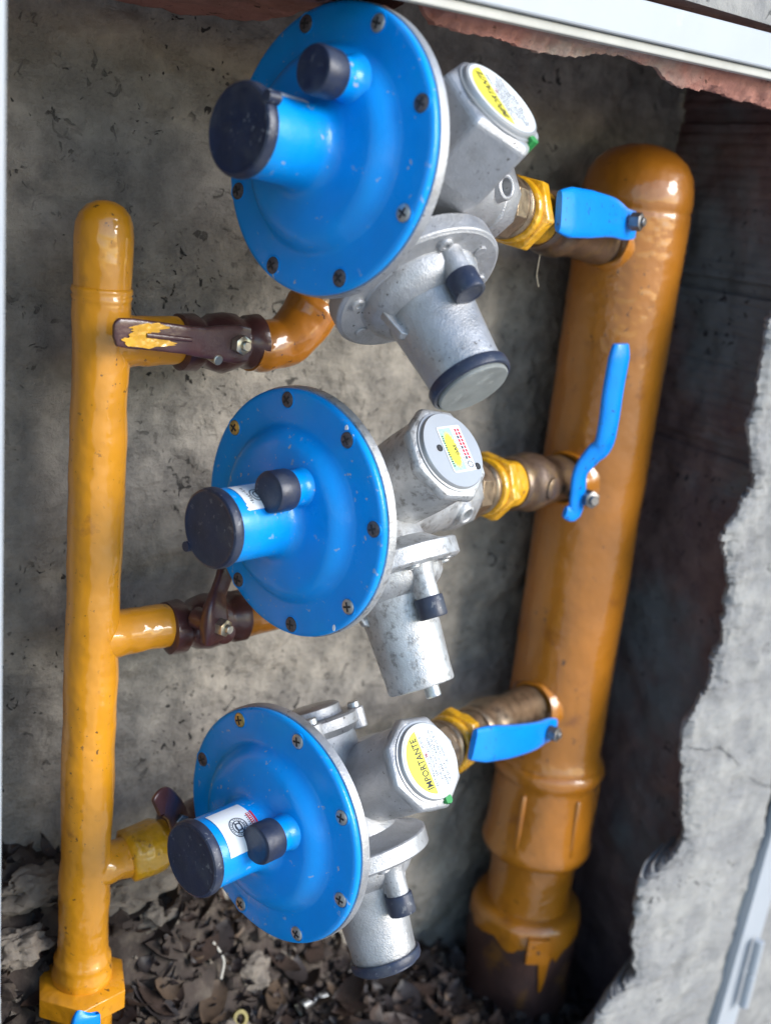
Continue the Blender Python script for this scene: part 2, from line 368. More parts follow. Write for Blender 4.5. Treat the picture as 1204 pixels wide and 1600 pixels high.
# jagged openings: dense broken outlines
def rough_line(pts, step=3.0, amp=2.2, seed=0):
    out = []
    for a, b in zip(pts[:-1], pts[1:]):
        a = Vector(a); b = Vector(b); n = max(1, int((b - a).length / step))
        for k in range(n):
            p = a.lerp(b, k / n); t = (b - a).normalized(); nn = Vector((t.y, -t.x))
            out.append(p + nn * (amp * fbm((p.x, p.y, seed), .06, 5) + amp * .9 * fbm((p.x, p.y, seed + 5), .25, 3)))
    out.append(Vector(pts[-1])); return out
FY = -60
def lip(name, edge, far, m, inn, depth=44, rows=14, amp=2.0, seed=1, thick=1.0):
    """mortar face: from its broken edge out to 'far'; inn = direction from the face towards the opening"""
    rows_def = []
    b = MB(); n = len(edge); cols = []
    for i, e in enumerate(edge):
        f = far(e, i); c = []
        d = (f - e); L = d.length; d = d.normalized()
        jit = 3 * fbm((e.x, e.y, seed + 11), .1, 4)
        w = (7 + 4 * noise.noise(Vector((e.x, e.y, 9)) * .05)) * thick
        c.append(Vector((e.x + d.x * 80, FY + 42, e.y + d.y * 80)))
        c.append(Vector((e.x + d.x * (26 + jit), FY + 12 + w * 1.2, e.y + d.y * (26 + jit))))
        c.append(Vector((e.x + d.x * (13 + jit), FY + 8 + w, e.y + d.y * (13 + jit))))
        c.append(Vector((e.x + d.x * 1.5, FY + w, e.y + d.y * 1.5)))
        c.append(Vector((e.x + d.x * .6, FY + w * .55, e.y + d.y * .6)))
        for k in range(rows):
            t = 5 + (L - 5) * (k / (rows - 1)) ** 1.4
            p = e + d * t; er_ = w * .42 * math.exp(-(t - 5) / (9 + 6 * noise.noise(Vector((e.x, e.y, 20)) * .04)))
            er_ *= 1 + .9 * noise.noise(Vector((p.x, p.y, 31)) * .12)
            c.append(Vector((p.x, FY + er_ - 1.0 * noise.noise(Vector((p.x, p.y, 44)) * .35) - amp * fbm((p.x, p.y, seed), .025, 6) - .3 * amp * fbm((p.x, p.y, seed + 3), .12, 3), p.y)))
        for q in range(1, 3):
            p = c[q]; nv = noise.fractal(p * .07, 1.0, 2.0, 5) * 7 + noise.fractal(p * .22, 1.0, 2.0, 3) * 2.5
            c[q] = Vector((p.x + d.x * nv, p.y + 2 * nv * .4, p.y * 0 + p.z + d.y * nv))
        cols.append(c)
    m_ = len(cols[0]); vs = [p for c in cols for p in c]
    fs = [(i * m_ + k, i * m_ + k + 1, (i + 1) * m_ + k + 1, (i + 1) * m_ + k) for i in range(n - 1) for k in range(m_ - 1)]
    b.add(vs, fs, 0, True); return b.build(name, m, sharp=50)
pxr = [(1215, 480), (1204, 527), (1186, 617), (1177, 690), (1184, 762), (1166, 789), (1134, 843), (1146, 916), (1130, 1010), (1112, 1075), (1078, 1127), (1069, 1175),
       (1071, 1253), (1073, 1316), (1053, 1352), (1006, 1384), (992, 1470), (997, 1533), (954, 1569), (931, 1600), (880, 1680), (820, 1740)]
er = [at(x, y, FY) for x, y in pxr]; er = [(p.x, p.z) for p in er]
er = [(520, 352), (530, 250)] + er + [(300, -820), (250, -880)]
er = rough_line(er, 2, 4.5, 3)
XR = 668
o = lip('broken_mortar_edge', er, lambda e, i: Vector((XR, e.y)), CONCF, 'left', seed=3, rows=40, amp=3.6, thick=1.3)
tag(o, 'pale grey broken mortar face with jagged edge, right of the big pipe', 'wall')
ck = [at(x, y, FY - 1.2) for x, y in ((1078, 1168), (1100, 1172), (1124, 1168), (1140, 1180), (1150, 1192), (1168, 1214), (1186, 1224), (1204, 1230), (1240, 1236))]
b = MB(); cp = []
for p, q in zip(ck[:-1], ck[1:]):
    for k in range(6):
        w_ = p.lerp(q, k / 6); cp.append(w_ + Vector((2.2 * noise.noise(w_ * .11), 0, 2.2 * noise.noise(w_ * .13))))
b.tube(cp, [.25 + .8 * abs(noise.noise(p * .08)) for p in cp], 8); part_ck = b.build('crack', DARK, parent=None); part_ck.parent = o; part_ck.matrix_parent_inverse = o.matrix_world.inverted()

pxt = [(560, -40), (640, -14), (668, 6), (672, 19), (695, 42), (740, 50), (784, 59), (838, 77), (884, 90), (909, 92), (934, 84), (985, 86), (1031, 109), (1072, 138), (1119, 144), (1169, 159), (1204, 167), (1260, 182)]
et = [at(x, y, FY) for x, y in pxt]; et = [(p.x, p.z) for p in et]
et = [(-262, 358), (-120, 360)] + et + [(520, 352)]
et = rough_line(et, 2.5, 1.7, 8)
o = lip('brick_edge', et, lambda e, i: Vector((e.x, 394)), REDB, 'down', seed=9, rows=12, amp=2.6, thick=1.9)
tag(o, 'broken red brick and mortar edge under the white steel frame', 'lintel')
el = rough_line([(-258, 352), (-256, 200), (-257, 60), (-253, 0), (-254, -200), (-250, -330), (-252, -500), (-250, -760)], 4, 1.2, 14)
o = lip('mortar_edge', el, lambda e, i: Vector((-278, e.y)), CONCF, 'right', seed=17, rows=6, amp=.8)
tag(o, 'thin grey mortar edge along the left of the niche', 'wall')
# outer wall face round the opening
b = MB(); fr0 = Matrix.Identity(4)
b.box(fr0, (-3000, -56, 412), (4000, -28, 1500)); b.box(fr0, (-3000, -27, 446), (4000, 300, 1499)); b.box(fr0, (-3000, -56, -900), (-292, 190, 407)); b.box(fr0, (690, -56, -900), (4000, 190, 407))
b.box(fr0, (-291, -20, -899), (689, 190, -805))
b.box(fr0, (-291, 192, -804), (689, 230, 407))
o = b.build('outer_wall', CONCF); tag(o, 'beige cement house wall around the white framed niche', 'wall')

# steel door frame: top rail, left and right stile, hinge
fr_o = Vector((200, -70, 390))
t = thing('door_frame', 'white painted steel frame around the niche opening', 'frame', fr_o)
b = MB()
def rail(b, p0, p1, up, w, d):
    p0 = Vector(p0); p1 = Vector(p1); x = (p1 - p0).normalized(); L = (p1 - p0).length
    m = Matrix((x, Vector((0, 1, 0)), x.cross(Vector((0, 1, 0))))).transposed().to_4x4(); m.translation = p0
    b.box(m, (0, 0, 0), (L, d, w)); return m  # runs along x, depth along y
pa = at(740, 2, -80); pb = at(1204, 108, -80)
dirr = (pb - pa).normalized(); ps = pa - dirr * 340; pe = pb + dirr * 255
rail(b, ps, pe, 1, 27, 14)
part(b, 'top_rail', STEEL, t, bevel=1.6)
b = MB(); rail(b, ps + Vector((0, 5, -7)), pe + Vector((0, 5, -7)), 1, 6.7, 8); part(b, 'frame_rebate', mat('dull_cream_paint', (.42, .41, .37), .5, var=.12, vscale=30), t, bevel=1)
b = MB(); b.box(fr0, (-296, -74, -880), (-257.5, -61, 368)); part(b, 'left_stile', STEEL, t, bevel=2.2)
b = MB()
q0 = at(1204, 1290, -66); q1 = at(1115, 1600, -66); dq = (q0 - q1).normalized()
m = Matrix((Vector((0, 1, 0)).cross(dq), Vector((0, 1, 0)), dq)).transposed().to_4x4(); m.translation = q1
sgn = 1 if (m.to_3x3() @ Vector((1, 0, 0))).x > 0 else -1
b.box(m, (0 if sgn > 0 else -46, -4, -180), (46 if sgn > 0 else 0, 9, 830)); part(b, 'right_stile', STEEL, t, bevel=1.6)
hp0 = at(1160, 1572, -80); hp1 = at(1186, 1470, -80); hd = (hp1 - hp0)
b = MB(); fh = frame(hp0, hd); L = hd.length
b.cyl(fh, 6.2, 0, L * .48); b.cyl(fh, 6.2, L * .52, L)
b.cyl(fh, 4, L * .47, L * .53)
h = part(b, 'hinge', STEEL, t)

# ------------------------------------------------------------------ manifolds
def straight(p0, p1, n): return [Vector(p0).lerp(Vector(p1), i / n) for i in range(n + 1)]
LX, LY = -126, 95
t = thing('outlet_pipe', 'slim glossy yellow vertical pipe left of the regulators with three short branches', 'pipe', (LX, LY, -440))
b = MB(); fz = frame((LX, LY, 0), (0, 0, 1))
prof = [(0, 219), (7, 218), (13, 215), (18, 209), (20.5, 202), (21.3, 193), (21.3, 180)]
z = 176
while z > 130: prof.append((21.5, z)); z -= 6
prof += [(22.2, 158), (23.0, 155), (22.6, 151), (21.4, 148)]
prof = sorted(set(prof), key=lambda q: -q[1])
z = 124
while z > -410: prof.append((21.2, z)); z -= 8
prof += [(21.3, -412), (23.5, -415), (24, -420), (23.5, -424), (25.5, -428), (26, -436), (24.5, -440), (0, -440)]
b.lathe(fz, prof, 72, wob=1.3, wsc=.035)
part(b, 'vertical_pipe', YEL, t, sharp=80)
def branch(parent, z, x0_, x1, r, name='branch', m=YEL, y=95, dz=0, weld=2.2):
    x0 = x0_ - 9; b = MB(); f = frame((x0, y, z), (x1 - x0, 0, dz)); L = (Vector((x1 - x0, 0, dz))).length; w = weld
    pr = [(r + w, 0), (r + w, 12), (r + w * .8, 16), (r + w * .3, 20)] + [(r, 24 + (L - 28) * k / 8) for k in range(9)] + [(r - 2, L), (0, L)]
    b.lathe(f, pr, 48, wob=1.6, wsc=.06); return part(b, name, m, parent, sharp=80)
branch(t, 118, LX + 14, -62, 18.5); branch(t, -118, LX + 14, -58, 18.5); branch(t, -330, LX + 14, -82, 17.5)
# hex union at the foot
b = MB(); fz2 = frame((LX, LY, -437), (0, 0, -1), (.8, -.6, 0)); b.hexp(fz2, 41, 0, 26, ch=7, a0=.25); b.cyl(fz2, 27, 24, 75); part(b, 'union_nut', YEL, t, bevel=2.5)

RX, RY = 450, 100
t = thing('inlet_pipe', 'thick ochre vertical pipe at the right with a sleeve and a taped foot', 'pipe', (RX, RY, -690))
INLET = t
b = MB(); fz = frame((RX, RY, 0), (0, 0, 1))
prof = [(0, 316), (18, 314), (34, 308), (46, 298), (53, 286), (56, 272), (57, 262), (57, 254), (55.8, 251.5), (57, 249)]
z = 244
while z > -350: prof.append((57, z)); z -= 10
prof += [(57, -356), (60, -362), (61, -368), (59.5, -376), (57, -382)]
b.lathe(fz, prof, 96, wob=1.0, wsc=.02)
part(b, 'main_pipe', YEL_SHADED, t, sharp=70)
b = MB()
prof = [(57, -366), (62, -368), (65, -373), (65.5, -379), (64, -385), (61, -389), (60.5, -396), (61, -420), (62, -450), (63, -468), (65, -474), (65.5, -481), (63, -488), (57, -492), (50, -493)]
b.lathe(fz, prof, 96, wob=1.6, wsc=.03)
for a in (200, 262, 318):
    d = Vector((math.cos(R(a)), math.sin(R(a)), 0)); c = Vector((RX, RY, 0)) + d * 59.6
    b.tube([c + Vector((0, 0, -396)), c + Vector((0, 0, -400)) + d * .8, c + Vector((0, 0, -435)) + d * .8, c + Vector((0, 0, -470)) + d * .8, c + Vector((0, 0, -474))], [.6, 3.2, 3.4, 3.2, .6], 16)
part(b, 'sleeve', YEL_SHADED, t, sharp=70)
b = MB(); prof = [(51, -488)] + [(51, -495 - 10 * k) for k in range(9)] + [(52, -590)]; b.lathe(fz, prof, 96, wob=1.5, wsc=.03); part(b, 'lower_pipe', YEL_SHADED, t, sharp=80)
b = MB(); prof = [(52, -566), (58, -563), (62.5, -566), (64, -574), (64.5, -585)] + [(65 + .5 * math.sin(k), -590 - 9 * k) for k in range(13)]
b.lathe(fz, prof, 96, wob=4.0, wsc=.03)
foot = part(b, 'taped_foot', TAPE, t, sharp=80)
# ochre paint run down over the tape, and its little cleat
b = MB(); n = 220; vs = []; fs = []
for k in range(n + 1):
    a = 2 * math.pi * k / n; d = Vector((math.cos(a), math.sin(a), 0))
    edge = -583 - 6 * (1 + fbm((math.cos(a) * 40, math.sin(a) * 40, 3), .06, 4) * 1.6)
    aa = (math.degrees(a) - 247 + 180) % 360 - 180
    edge -= 58 * math.exp(-(aa / 5.5) ** 2) * (1 + .25 * noise.noise(Vector((aa * .6, 1, 2)))) + 14 * math.exp(-((aa - 14) / 4) ** 2)+ 22 * math.exp(-((aa + 38) / 9) ** 2) * .6
    for q, (rr, zz) in enumerate(((50, -560), (58.6, -561.8), (65.5, -565), (67.2, -573), (67.6, -580), (68, (edge - 580) / 2), (67.6, edge))):
        p = Vector((RX, RY, zz)) + d * rr
        p += d * 4.0 * noise.noise(p * .03); vs.append(p)
for k in range(n):
    for q in range(6): fs.append((k * 7 + q, k * 7 + q + 1, (k + 1) * 7 + q + 1, (k + 1) * 7 + q))
b.add(vs, fs); part(b, 'paint_run', YEL_SHADED, foot, sharp=80)
cd = Vector((math.cos(R(238)), math.sin(R(238)), 0)); fc = frame(Vector((RX, RY, -588)) + cd * 64, cd, (0, 0, 1))
b = MB(); b.box(fc, (-16, -13, -4), (16, 13, 9)); b.cyl(fc, 2.4, 8, 9.4, mi=1)
part(b, 'cleat', [YEL_SHADED, DARK], foot, bevel=3)

# ------------------------------------------------------------------ ball valves and unions
def axes_of(A):
    A = unit(A); dn = Vector((0, 0, -1)); dn = (dn - dn.dot(A) * A).normalized(); tw = dn.cross(A)
    if tw.y > 0: tw = -tw
    return A, dn, tw
def supply_line(P, V, r_end, t_body, label_i, lever):
    """P: end of regulator casting, V: point on the axis at the big pipe"""
    P = Vector(P); V = Vector(V); ax = (V - P).normalized(); L = (V - P).length
    A, dn, tw = axes_of(ax); f = frame(P, ax, tw)
    li = label_i
    t = thing('pipe_union', li['union'], 'pipe union', P + ax * 20, 'unions joining the regulators to the valves')
    b = MB(); b.cyl(f, 26, -3, 6, ch=2); b.hexp(f, 29.5, 6, 27, ch=3.5, a0=.3, seg=8); b.cyl(f, 25, 27, 35, ch=2); b.cyl(f, 26.5, 35, 41, ch=2); b.cyl(f, 24, 32, 47); part(b, 'brass_nipple', BRS, t, bevel=.8)
    b = MB(); b.cyl(f, 28, 46, 55, ch=2); b.hexp(f, 33.5, 54, 71, ch=5, a0=.15); b.cyl(f, 26, 70, 79, ch=2)
    part(b, 'hex_nut', YELW, t, bevel=1.4)
    b = MB(); b.lathe(f, [(0, 70)] + [(23.5, 70), (24, 76), (23.5, 84), (23.8, 94), (23, 110), (0, 110)], 48, wob=1.5, wsc=.07); part(b, 'painted_pipe', YELW if li['pipe'] == 'y' else BRS, t, sharp=70)
    v0 = li.get('v0', 96)
    tv = thing('ball_valve', li['valve'], 'valve', P + ax * (v0 + 35), 'ball valves')
    b = MB()
    b.lathe(f, [(0, v0), (25, v0), (27, v0 + 3), (27, v0 + 12), (25.5, v0 + 16), (28.5, v0 + 24), (30, v0 + 36), (28.5, v0 + 48), (26, v0 + 55), (26.5, v0 + 62), (24, v0 + 70), (24, L - 30)], 48, wob=1, wsc=.08)
    c = P + ax * (v0 + 38); fs = frame(c, tw, -ax)
    b.cyl(fs, 11, 20, 31)
    part(b, 'valve_body', li['vm'], tv, sharp=50)
    return c, ax, dn, tw, tv

def lever_flat(tv, c, d, tw, side, Lv, w, h0, m, drop=0, washer=True):
    """lever that starts at stem c, runs in direction d, face towards tw"""
    d = unit(d)
    b = MB()
    pts = [c + tw * h0 - d * 12, c + tw * h0, c + tw * h0 + d * 16, c + tw * (h0 + 9) + d * 32, c + tw * (h0 + 12) + d * (Lv * .55), c + tw * (h0 + 12 + drop) + d * (Lv - 8), c + tw * (h0 + 12 + drop) + d * Lv]
    b.ribbon(pts, tw, [16, 22, 21, w * .82, w, w * .95, w * .55], [4.5, 4.5, 5, 8, 9, 8, 5])
    o = part(b, 'lever', m, tv, sharp=60)
    f = frame(c, tw, d)
    b = MB(); b.hexp(f, 8.6, h0 + 2, h0 + 10, ch=1.2); b.cyl(f, 4.2, h0 + 6, h0 + 14, ch=.8, seg=24); part(b, 'lever_nut', NUTM, tv)
    return o
NUTM = mat('dull_steel_nut', (.24, .23, .22), .4, metal=.8, var=.3, vscale=200)
NUTB = mat('shiny_hex_nut', (.62, .55, .42), .3, metal=.9, var=.2, vscale=200)

# ------------------------------------------------------------------ regulators
def screw_set(parent, D, A, dn, tw, off, rad, t0, kinds):
    f = frame(D, -A, -dn)           # x up, z towards the cap
    y = f.to_3x3() @ Vector((0, 1, 0))
    sg = 1 if y.y < 0 else -1       # sg*y points towards the viewer (right side of the disc in the photograph)
    for k in range(8):
        a = R(off + 45 * k)         # from the viewer side, counter-clockwise to up
        loc = f @ Vector((math.sin(a) * rad, sg * math.cos(a) * rad, t0))
        fs = frame(loc, -A, f.to_3x3() @ Vector((math.cos(a * 3 + k), math.sin(a * 3 + k), 0)))
        b = MB(); b.lathe(fs, [(0, -2), (7.2, -2), (7.4, .25), (6.4, .5), (6.1, .1)], 32, 2)
        b.lathe(fs, [(6.0, -.1), (5.6, .7), (4.2, 1.2), (0, 1.5)], 28, 0)
        b.box(fs, (-3.6, -.75, 1.0), (3.6, .75, 1.62), 1); b.box(fs, (-.75, -3.6, 1.0), (.75, 3.6, 1.66), 1)
        o = part(b, 'screw', [kinds[k % len(kinds)], DARK, BLUE], parent)

def cover_label(parent, D, A, axx, kind, r, t0, t1, a0, a1):
    """paper label wrapped on the spring tube; angle a measured in the tube frame"""
    f = axx
    def wrap(p, rr=r + .35): # p.x along tube (towards the cap), p.y around
        a = (a0 + a1) / 2 + p.y / r; return f @ Vector((math.cos(a) * (rr + p.z), math.sin(a) * (rr + p.z), (t0 + t1) / 2 + p.x))
    b = MB(); n = 26; m = 8; vs = []; fs = []
    for i in range(n + 1):
        for j in range(m + 1):
            a = a0 + (a1 - a0) * i / n; tt = t0 + (t1 - t0) * j / m
            if kind == 'torn' and (i > n - 6 or i < 4): tt += 2.5 * noise.noise(Vector((i * .7, j * .6, 3)))
            vs.append(f @ Vector((math.cos(a) * (r + .3), math.sin(a) * (r + .3), tt)))
    fs = [(i * (m + 1) + j, i * (m + 1) + j + 1, (i + 1) * (m + 1) + j + 1, (i + 1) * (m + 1) + j) for i in range(n) for j in range(m)]
    b.add(vs, fs, 0)
    def ring(cx, cy, r0, r1, mi, z=.15, sx=1.0):
        nn = 40; v2 = []; f2 = []
        for k in range(nn):
            a = 2 * math.pi * k / nn
            v2.append(wrap(Vector((cx + r0 * math.cos(a) * sx, cy + r0 * math.sin(a), z)))); v2.append(wrap(Vector((cx + r1 * math.cos(a) * sx, cy + r1 * math.sin(a), z))))
        for k in range(nn): k2 = (k + 1) % nn; f2.append((2 * k, 2 * k2, 2 * k2 + 1, 2 * k + 1))
        b.add(v2, f2, mi, False)
    def quad(x0, y0, x1, y1, mi, z=.15):
        nn = 6; v2 = []
        for k in range(nn + 1):
            yy = y0 + (y1 - y0) * k / nn; v2 += [wrap(Vector((x0, yy, z))), wrap(Vector((x1, yy, z)))]
        b.add(v2, [(2 * k, 2 * k + 1, 2 * k + 3, 2 * k + 2) for k in range(nn)], mi, False)
    if kind == 'emblem':
        ring(2, -1, 7.2, 8.0, 1); ring(2, -1, 4.6, 5.4, 1); ring(2, -1, 2.2, 3.3, 1); quad(-1.0, -5, .2, 3, 1, .2); quad(3.4, -5, 4.6, 3, 1, .2)
        for k in range(26):
            a = 2 * math.pi * k / 26; cx, cy = 2 + 6.3 * math.cos(a), -1 + 6.3 * math.sin(a)
            if k % 6 != 5: quad(cx - .45, cy - .35, cx + .45, cy + .35, 1, .2)
        quad(-13.5, -9, -10.2, 7, 2); quad(-16.2, -8, -14.4, 8, 2)
        for k in range(9): quad(-12.6, -7.8 + k * 1.7, -11.1, -7.0 + k * 1.7, 0, .25)
        for k in range(8): quad(-9.6, -8 + k * 1.8, -8.6, -7.1 + k * 1.8, 1, .2)
    elif kind == 'torn':
        ring(0, -2, 5.0, 5.8, 1); ring(0, -2, 2.4, 3.3, 1)
        for k in range(9):
            quad(-9 + random.uniform(-1, 1), -9 + k * 2, -7.5 + random.uniform(-.5, 1), -8 + k * 2, 1)
            quad(7 + random.uniform(-1, 1), -9 + k * 2, 8.5 + random.uniform(-.5, 1), -8 + k * 2, 1)
    part(b, 'label', [WHT, GINK, RINK], parent)

def regulator(D, axis, cfg):
    D = Vector(D); A, dn, tw = axes_of(axis)
    G = lambda s, d, w: D + A * s + dn * d + tw * w
    t = thing('gas_regulator', cfg['label'], 'gas regulator', G(76, 0, 0), 'gas regulators')
    up = -dn
    # --- blue diaphragm cover
    fc = frame(D, -A, up)
    b = MB()
    b.lathe(fc, [(94, -1), (95, 0), (95.2, 2), (94.8, 4), (93.4, 5.2), (91, 5.6), (80, 5.6), (71, 5.8), (68.6, 6.6), (66.5, 9), (64, 13), (60.5, 16.6), (57, 18.6), (53.5, 19.6), (48, 20.2), (38, 21), (33, 22.2), (30, 24.5), (28.6, 28), (28, 32), (27.6, 40)], 128)
    cov = part(b, 'diaphragm_cover', BLUE, t, sharp=60)
    screw_set(cov, D, A, dn, tw, cfg['off'], 86.5, 5.6, cfg['screws'])
    if cfg.get('chips'):
        ff = frame(D, -A, up)
        for q, (a, r0, sz) in enumerate(cfg['chips']):
            c0 = Vector((math.sin(R(a)) * r0, -math.cos(R(a)) * r0 * (1 if (ff.to_3x3() @ Vector((0, 1, 0))).y > 0 else -1), 5.75))
            pts = [(c0.x + sz * (1 + .5 * noise.noise(Vector((k * 1.3, q * 3.1, 0)))) * math.cos(k * math.pi / 6), c0.y + .6 * sz * (1 + .5 * noise.noise(Vector((k * 1.3, q * 3.1, 5)))) * math.sin(k * math.pi / 6)) for k in range(12)]
            b = MB(); b.plate(ff, pts, 5.3, 5.72); part(b, 'paint_chip', WHT, cov)
    # --- spring tube with its cap
    ct = cfg['cap_t']
    b = MB(); b.lathe(fc, [(27.8, 30), (27.4, 50), (27.2, ct - 8), (26.8, ct - 6), (0, ct - 5)], 80); tub = part(b, 'spring_tube', BLUE, t)
    b = MB(); b.lathe(fc, [(28.2, ct - 8.5), (29.0, ct - 8), (29.4, ct - 7), (29.4, ct - 3), (28.6, ct - .8), (27.0, ct), (25.5, ct - .5), (24, ct - .9), (12, ct - .6), (0, ct - .5)], 80)
    if cfg.get('nub') is not None:
        a = R(cfg['nub']); yy = fc.to_3x3() @ Vector((0, 1, 0)); sg = 1 if yy.y < 0 else -1
        p = fc @ Vector((math.sin(a) * 31, sg * math.cos(a) * 31, ct - 6)); b.tube([p - A * -2, p - A * 7], [4.5, 3.8], 18)
    part(b, 'tube_cap', BLK, tub, sharp=40)
    if cfg.get('lab'):
        yy = fc.to_3x3() @ Vector((0, 1, 0)); sg = 1 if yy.y < 0 else -1
        k, a0, a1, t0, t1 = cfg['lab']; cover_label(tub, D, A, fc, k, 27.5, t0, t1, sg * R(a0), sg * R(a1))
    # --- vent stub
    vo = cfg['vent']; fv = frame(D + tw * vo[0] + up * vo[1], -A, up)
    b = MB(); b.lathe(fv, [(17.5, 17), (15.2, 20), (13.6, 23), (13.2, 28), (13, 40), (12, 44), (0, 44)], 48); vs = part(b, 'vent_stub', BLUE, t)
    b = MB(); b.lathe(fv, [(13.4, 33), (15, 33.6), (15.4, 35), (15.4, 49.5), (14.6, 51.2), (13, 51.8), (11, 51.6), (0, 51.9)], 48); part(b, 'stub_cap', BLK, vs, sharp=40)
    # --- aluminium lower housing and casting
    AL = cfg['alu']
    b = MB(); fb = frame(D, A, up)
    b.lathe(fb, [(93, .6), (96, 1.0), (96.4, 2), (96.4, 8.2), (95, 9.4), (90, 9.8), (86, 9.8), (80, 12), (66, 17), (52, 26), (42, 38), (38, 52), (36, 76), (0, 90)], 96)
    part(b, 'lower_housing', AL, t, sharp=40)
    Bc = G(*cfg.get('bc', (76, 0, 0))); P = Vector(cfg['P']); ax = (P - Bc).normalized(); L = (P - Bc).length
    fi = frame(Bc, ax, cfg_hex(dn, tw, cfg['hex_ang'])); b = MB()
    b.lathe(fi, [(0, -42), (24, -38), (36, -24), (40, 0), (40, 25), (38.5, 50), (35.5, L - 46), (33.5, L - 34), (33, L - 24)], 64)
    b.lathe(fi, [(33, L - 26), (35.2, L - 24), (35.2, L - 4), (33, L), (20, L), (0, L - 2)], 10, smooth=False)
    # threaded gauge port and small lug
    for (q, dd, rr, hh) in cfg['ports']:
        dv = cfg_hex(dn, tw, dd); fp = frame(Bc + ax * q, dv)
        b.lathe(fp, [(rr + 6, 26), (rr + 1.5, 32), (rr, hh - 1), (rr - .8, hh), (rr - 3, hh), (rr - 3.6, hh - 2), (rr - 4, hh - 10), (0, hh - 10)], 32)
    vb = part(b, 'valve_body', AL, t, bevel=1.0, sharp=45)
    # --- hexagonal plug housing
    PC = G(*cfg['plug']); hx = (PC - Bc).normalized() if not cfg.get('hdir') else None
    hx = cfg_hex(dn, tw, cfg['hex_ang']); hb = PC - hx * 95
    wup = (cfg_hex(dn, tw, cfg['hex_ang'] + 90)); lft = -A
    fh = frame(PC, hx, wup)      # x = reading direction, y = letter-up or its opposite
    b = MB()
    if cfg['hexlong']:
        b.lathe(fh, [(30, -92), (39, -64), (41, -56), (42, -52), (42, -6), (38, -2.6), (34, -2.4), (0, -2.4)], 6, smooth=False, a0=cfg.get('ha0', .3))
    else:
        b.lathe(fh, [(30, -92), (34, -70), (35.5, -40), (35.5, -12), (38, -9)], 64)
        b.lathe(fh, [(30, -14), (37.5, -14), (40.5, -11), (40.5, -5), (37, -2.6), (34, -2.4), (0, -2.4)], 8, smooth=False, a0=cfg.get('ha0', .3))
    ph = part(b, 'plug_housing', AL, t, bevel=2.2)
    b = MB(); b.lathe(fh, [(33.0, -2.8), (33.2, -1.2), (31.4, -1.0), (31.2, 1.4), (30.6, 2.2), (0, 2.2)], 72)
    pl = part(b, 'round_plug', ALUM, ph)
    ysg = 1 if (fh.to_3x3() @ Vector((0, 1, 0))).dot(lft) > 0 else -1
    mir = Matrix.Identity(4)
    # label frame: x reading direction, y letter-up (towards the blue cover); handedness must be right-handed to read properly
    yv = hx.cross(wup)
    if yv.dot(lft) < 0: wup = -wup
    fl = frame(PC + hx * 2.3, hx, wup)
    b = MB()
    if cfg['plug_label'] == 'importante':
        rl = 29
        def disc(r, x0, y0, z, mi, pts=None):
            n = 64; p2 = [(x0 + r * math.cos(2 * math.pi * k / n), y0 + r * math.sin(2 * math.pi * k / n)) for k in range(n)]
            b.plate(fl, p2, z - .25, z, mi)
        disc(rl, 0, 0, .3, 0)
        cut = 5.5; ry = 26.5; a0 = math.asin(cut / ry); n = 40
        seg = [(ry * math.cos(a0 + (math.pi - 2 * a0) * k / n), ry * math.sin(a0 + (math.pi - 2 * a0) * k / n)) for k in range(n + 1)]
        b.plate(fl, seg, .32, .45, 1)
        b.text(fl @ Matrix.Translation((0, 10.8, .6)), 'IMPORTANTE', 10.0, 2, bold=.2, sx=.68)
        rows = [('ESTE REGULADOR     PUEDE', 2.6), ('SER MODIFICADO', -1.4), ('POR LO TANTO DEBEN', -5.4), ('RESPETARSE LA ORIENTACION', -9.4), ('DE SALIDA Y LOS REGISTROS', -13.4), ('DEL MISMO', -17.4)]
        for tx, yy in rows: b.text(fl @ Matrix.Translation((0, yy, .6)), tx, 4.2, 3, bold=.0, sx=.78)
        b.text(fl @ Matrix.Translation((5.8, 2.6, .6)), 'NO', 4.2, 4, bold=.03, sx=.78)
        part(b, 'round_label', [WHT, YINK, INK, GINK, RINK], pl)
        g = MB(); fg = frame(PC, hx, wup); aa = cfg.get('ga', 3.6); c0 = Vector((math.cos(aa) * 33.5, math.sin(aa) * 33.5))
        pts = [(c0.x + 3.8 * (1 + .35 * noise.noise(Vector((k * .9, 2, 0)))) * math.cos(k * math.pi / 7), c0.y + 3.8 * (1 + .35 * noise.noise(Vector((k * .9, 7, 0)))) * math.sin(k * math.pi / 7)) for k in range(14)]
        g.plate(fg, pts, -8, 1.2); part(g, 'paint_mark', GREEN, ph)
    else:
        def rrect(x0, y0, x1, y1, r, z0, z1, mi):
            p2 = []
            for cx, cy, a in ((x1 - r, y1 - r, 0), (x0 + r, y1 - r, 90), (x0 + r, y0 + r, 180), (x1 - r, y0 + r, 270)):
                for k in range(6): p2.append((cx + r * math.cos(R(a + 18 * k)), cy + r * math.sin(R(a + 18 * k))))
            b.plate(fl, p2, z0, z1, mi)
        ox, oy = 0.5, -3.5
        rrect(ox - 19, oy - 13.5, ox + 19, oy + 13.5, 2, .05, .3, 0)
        rrect(ox - 17.6, oy - 2, ox + 17.6, oy + 12.3, .6, .32, .42, 5)
        star = []
        for k in range(44):
            a = 2 * math.pi * k / 44; rr = 1.0 if k % 2 else .76
            star.append((ox - .5 + 16 * rr * math.cos(a), oy + 5.0 + 7.0 * rr * math.sin(a)))
        b.plate(fl, star, .43, .5, 1)
        b.text(fl @ Matrix.Translation((ox - 1, oy + 1.6, .6)), 'GAS', 4.6, 2, bold=.15)
        for k in range(14): rrect(ox - 14 + k * 1.9, oy + 10, ox - 13 + k * 1.9, oy + 11.6 + (k % 3) * .3, .2, .52, .56, 2)
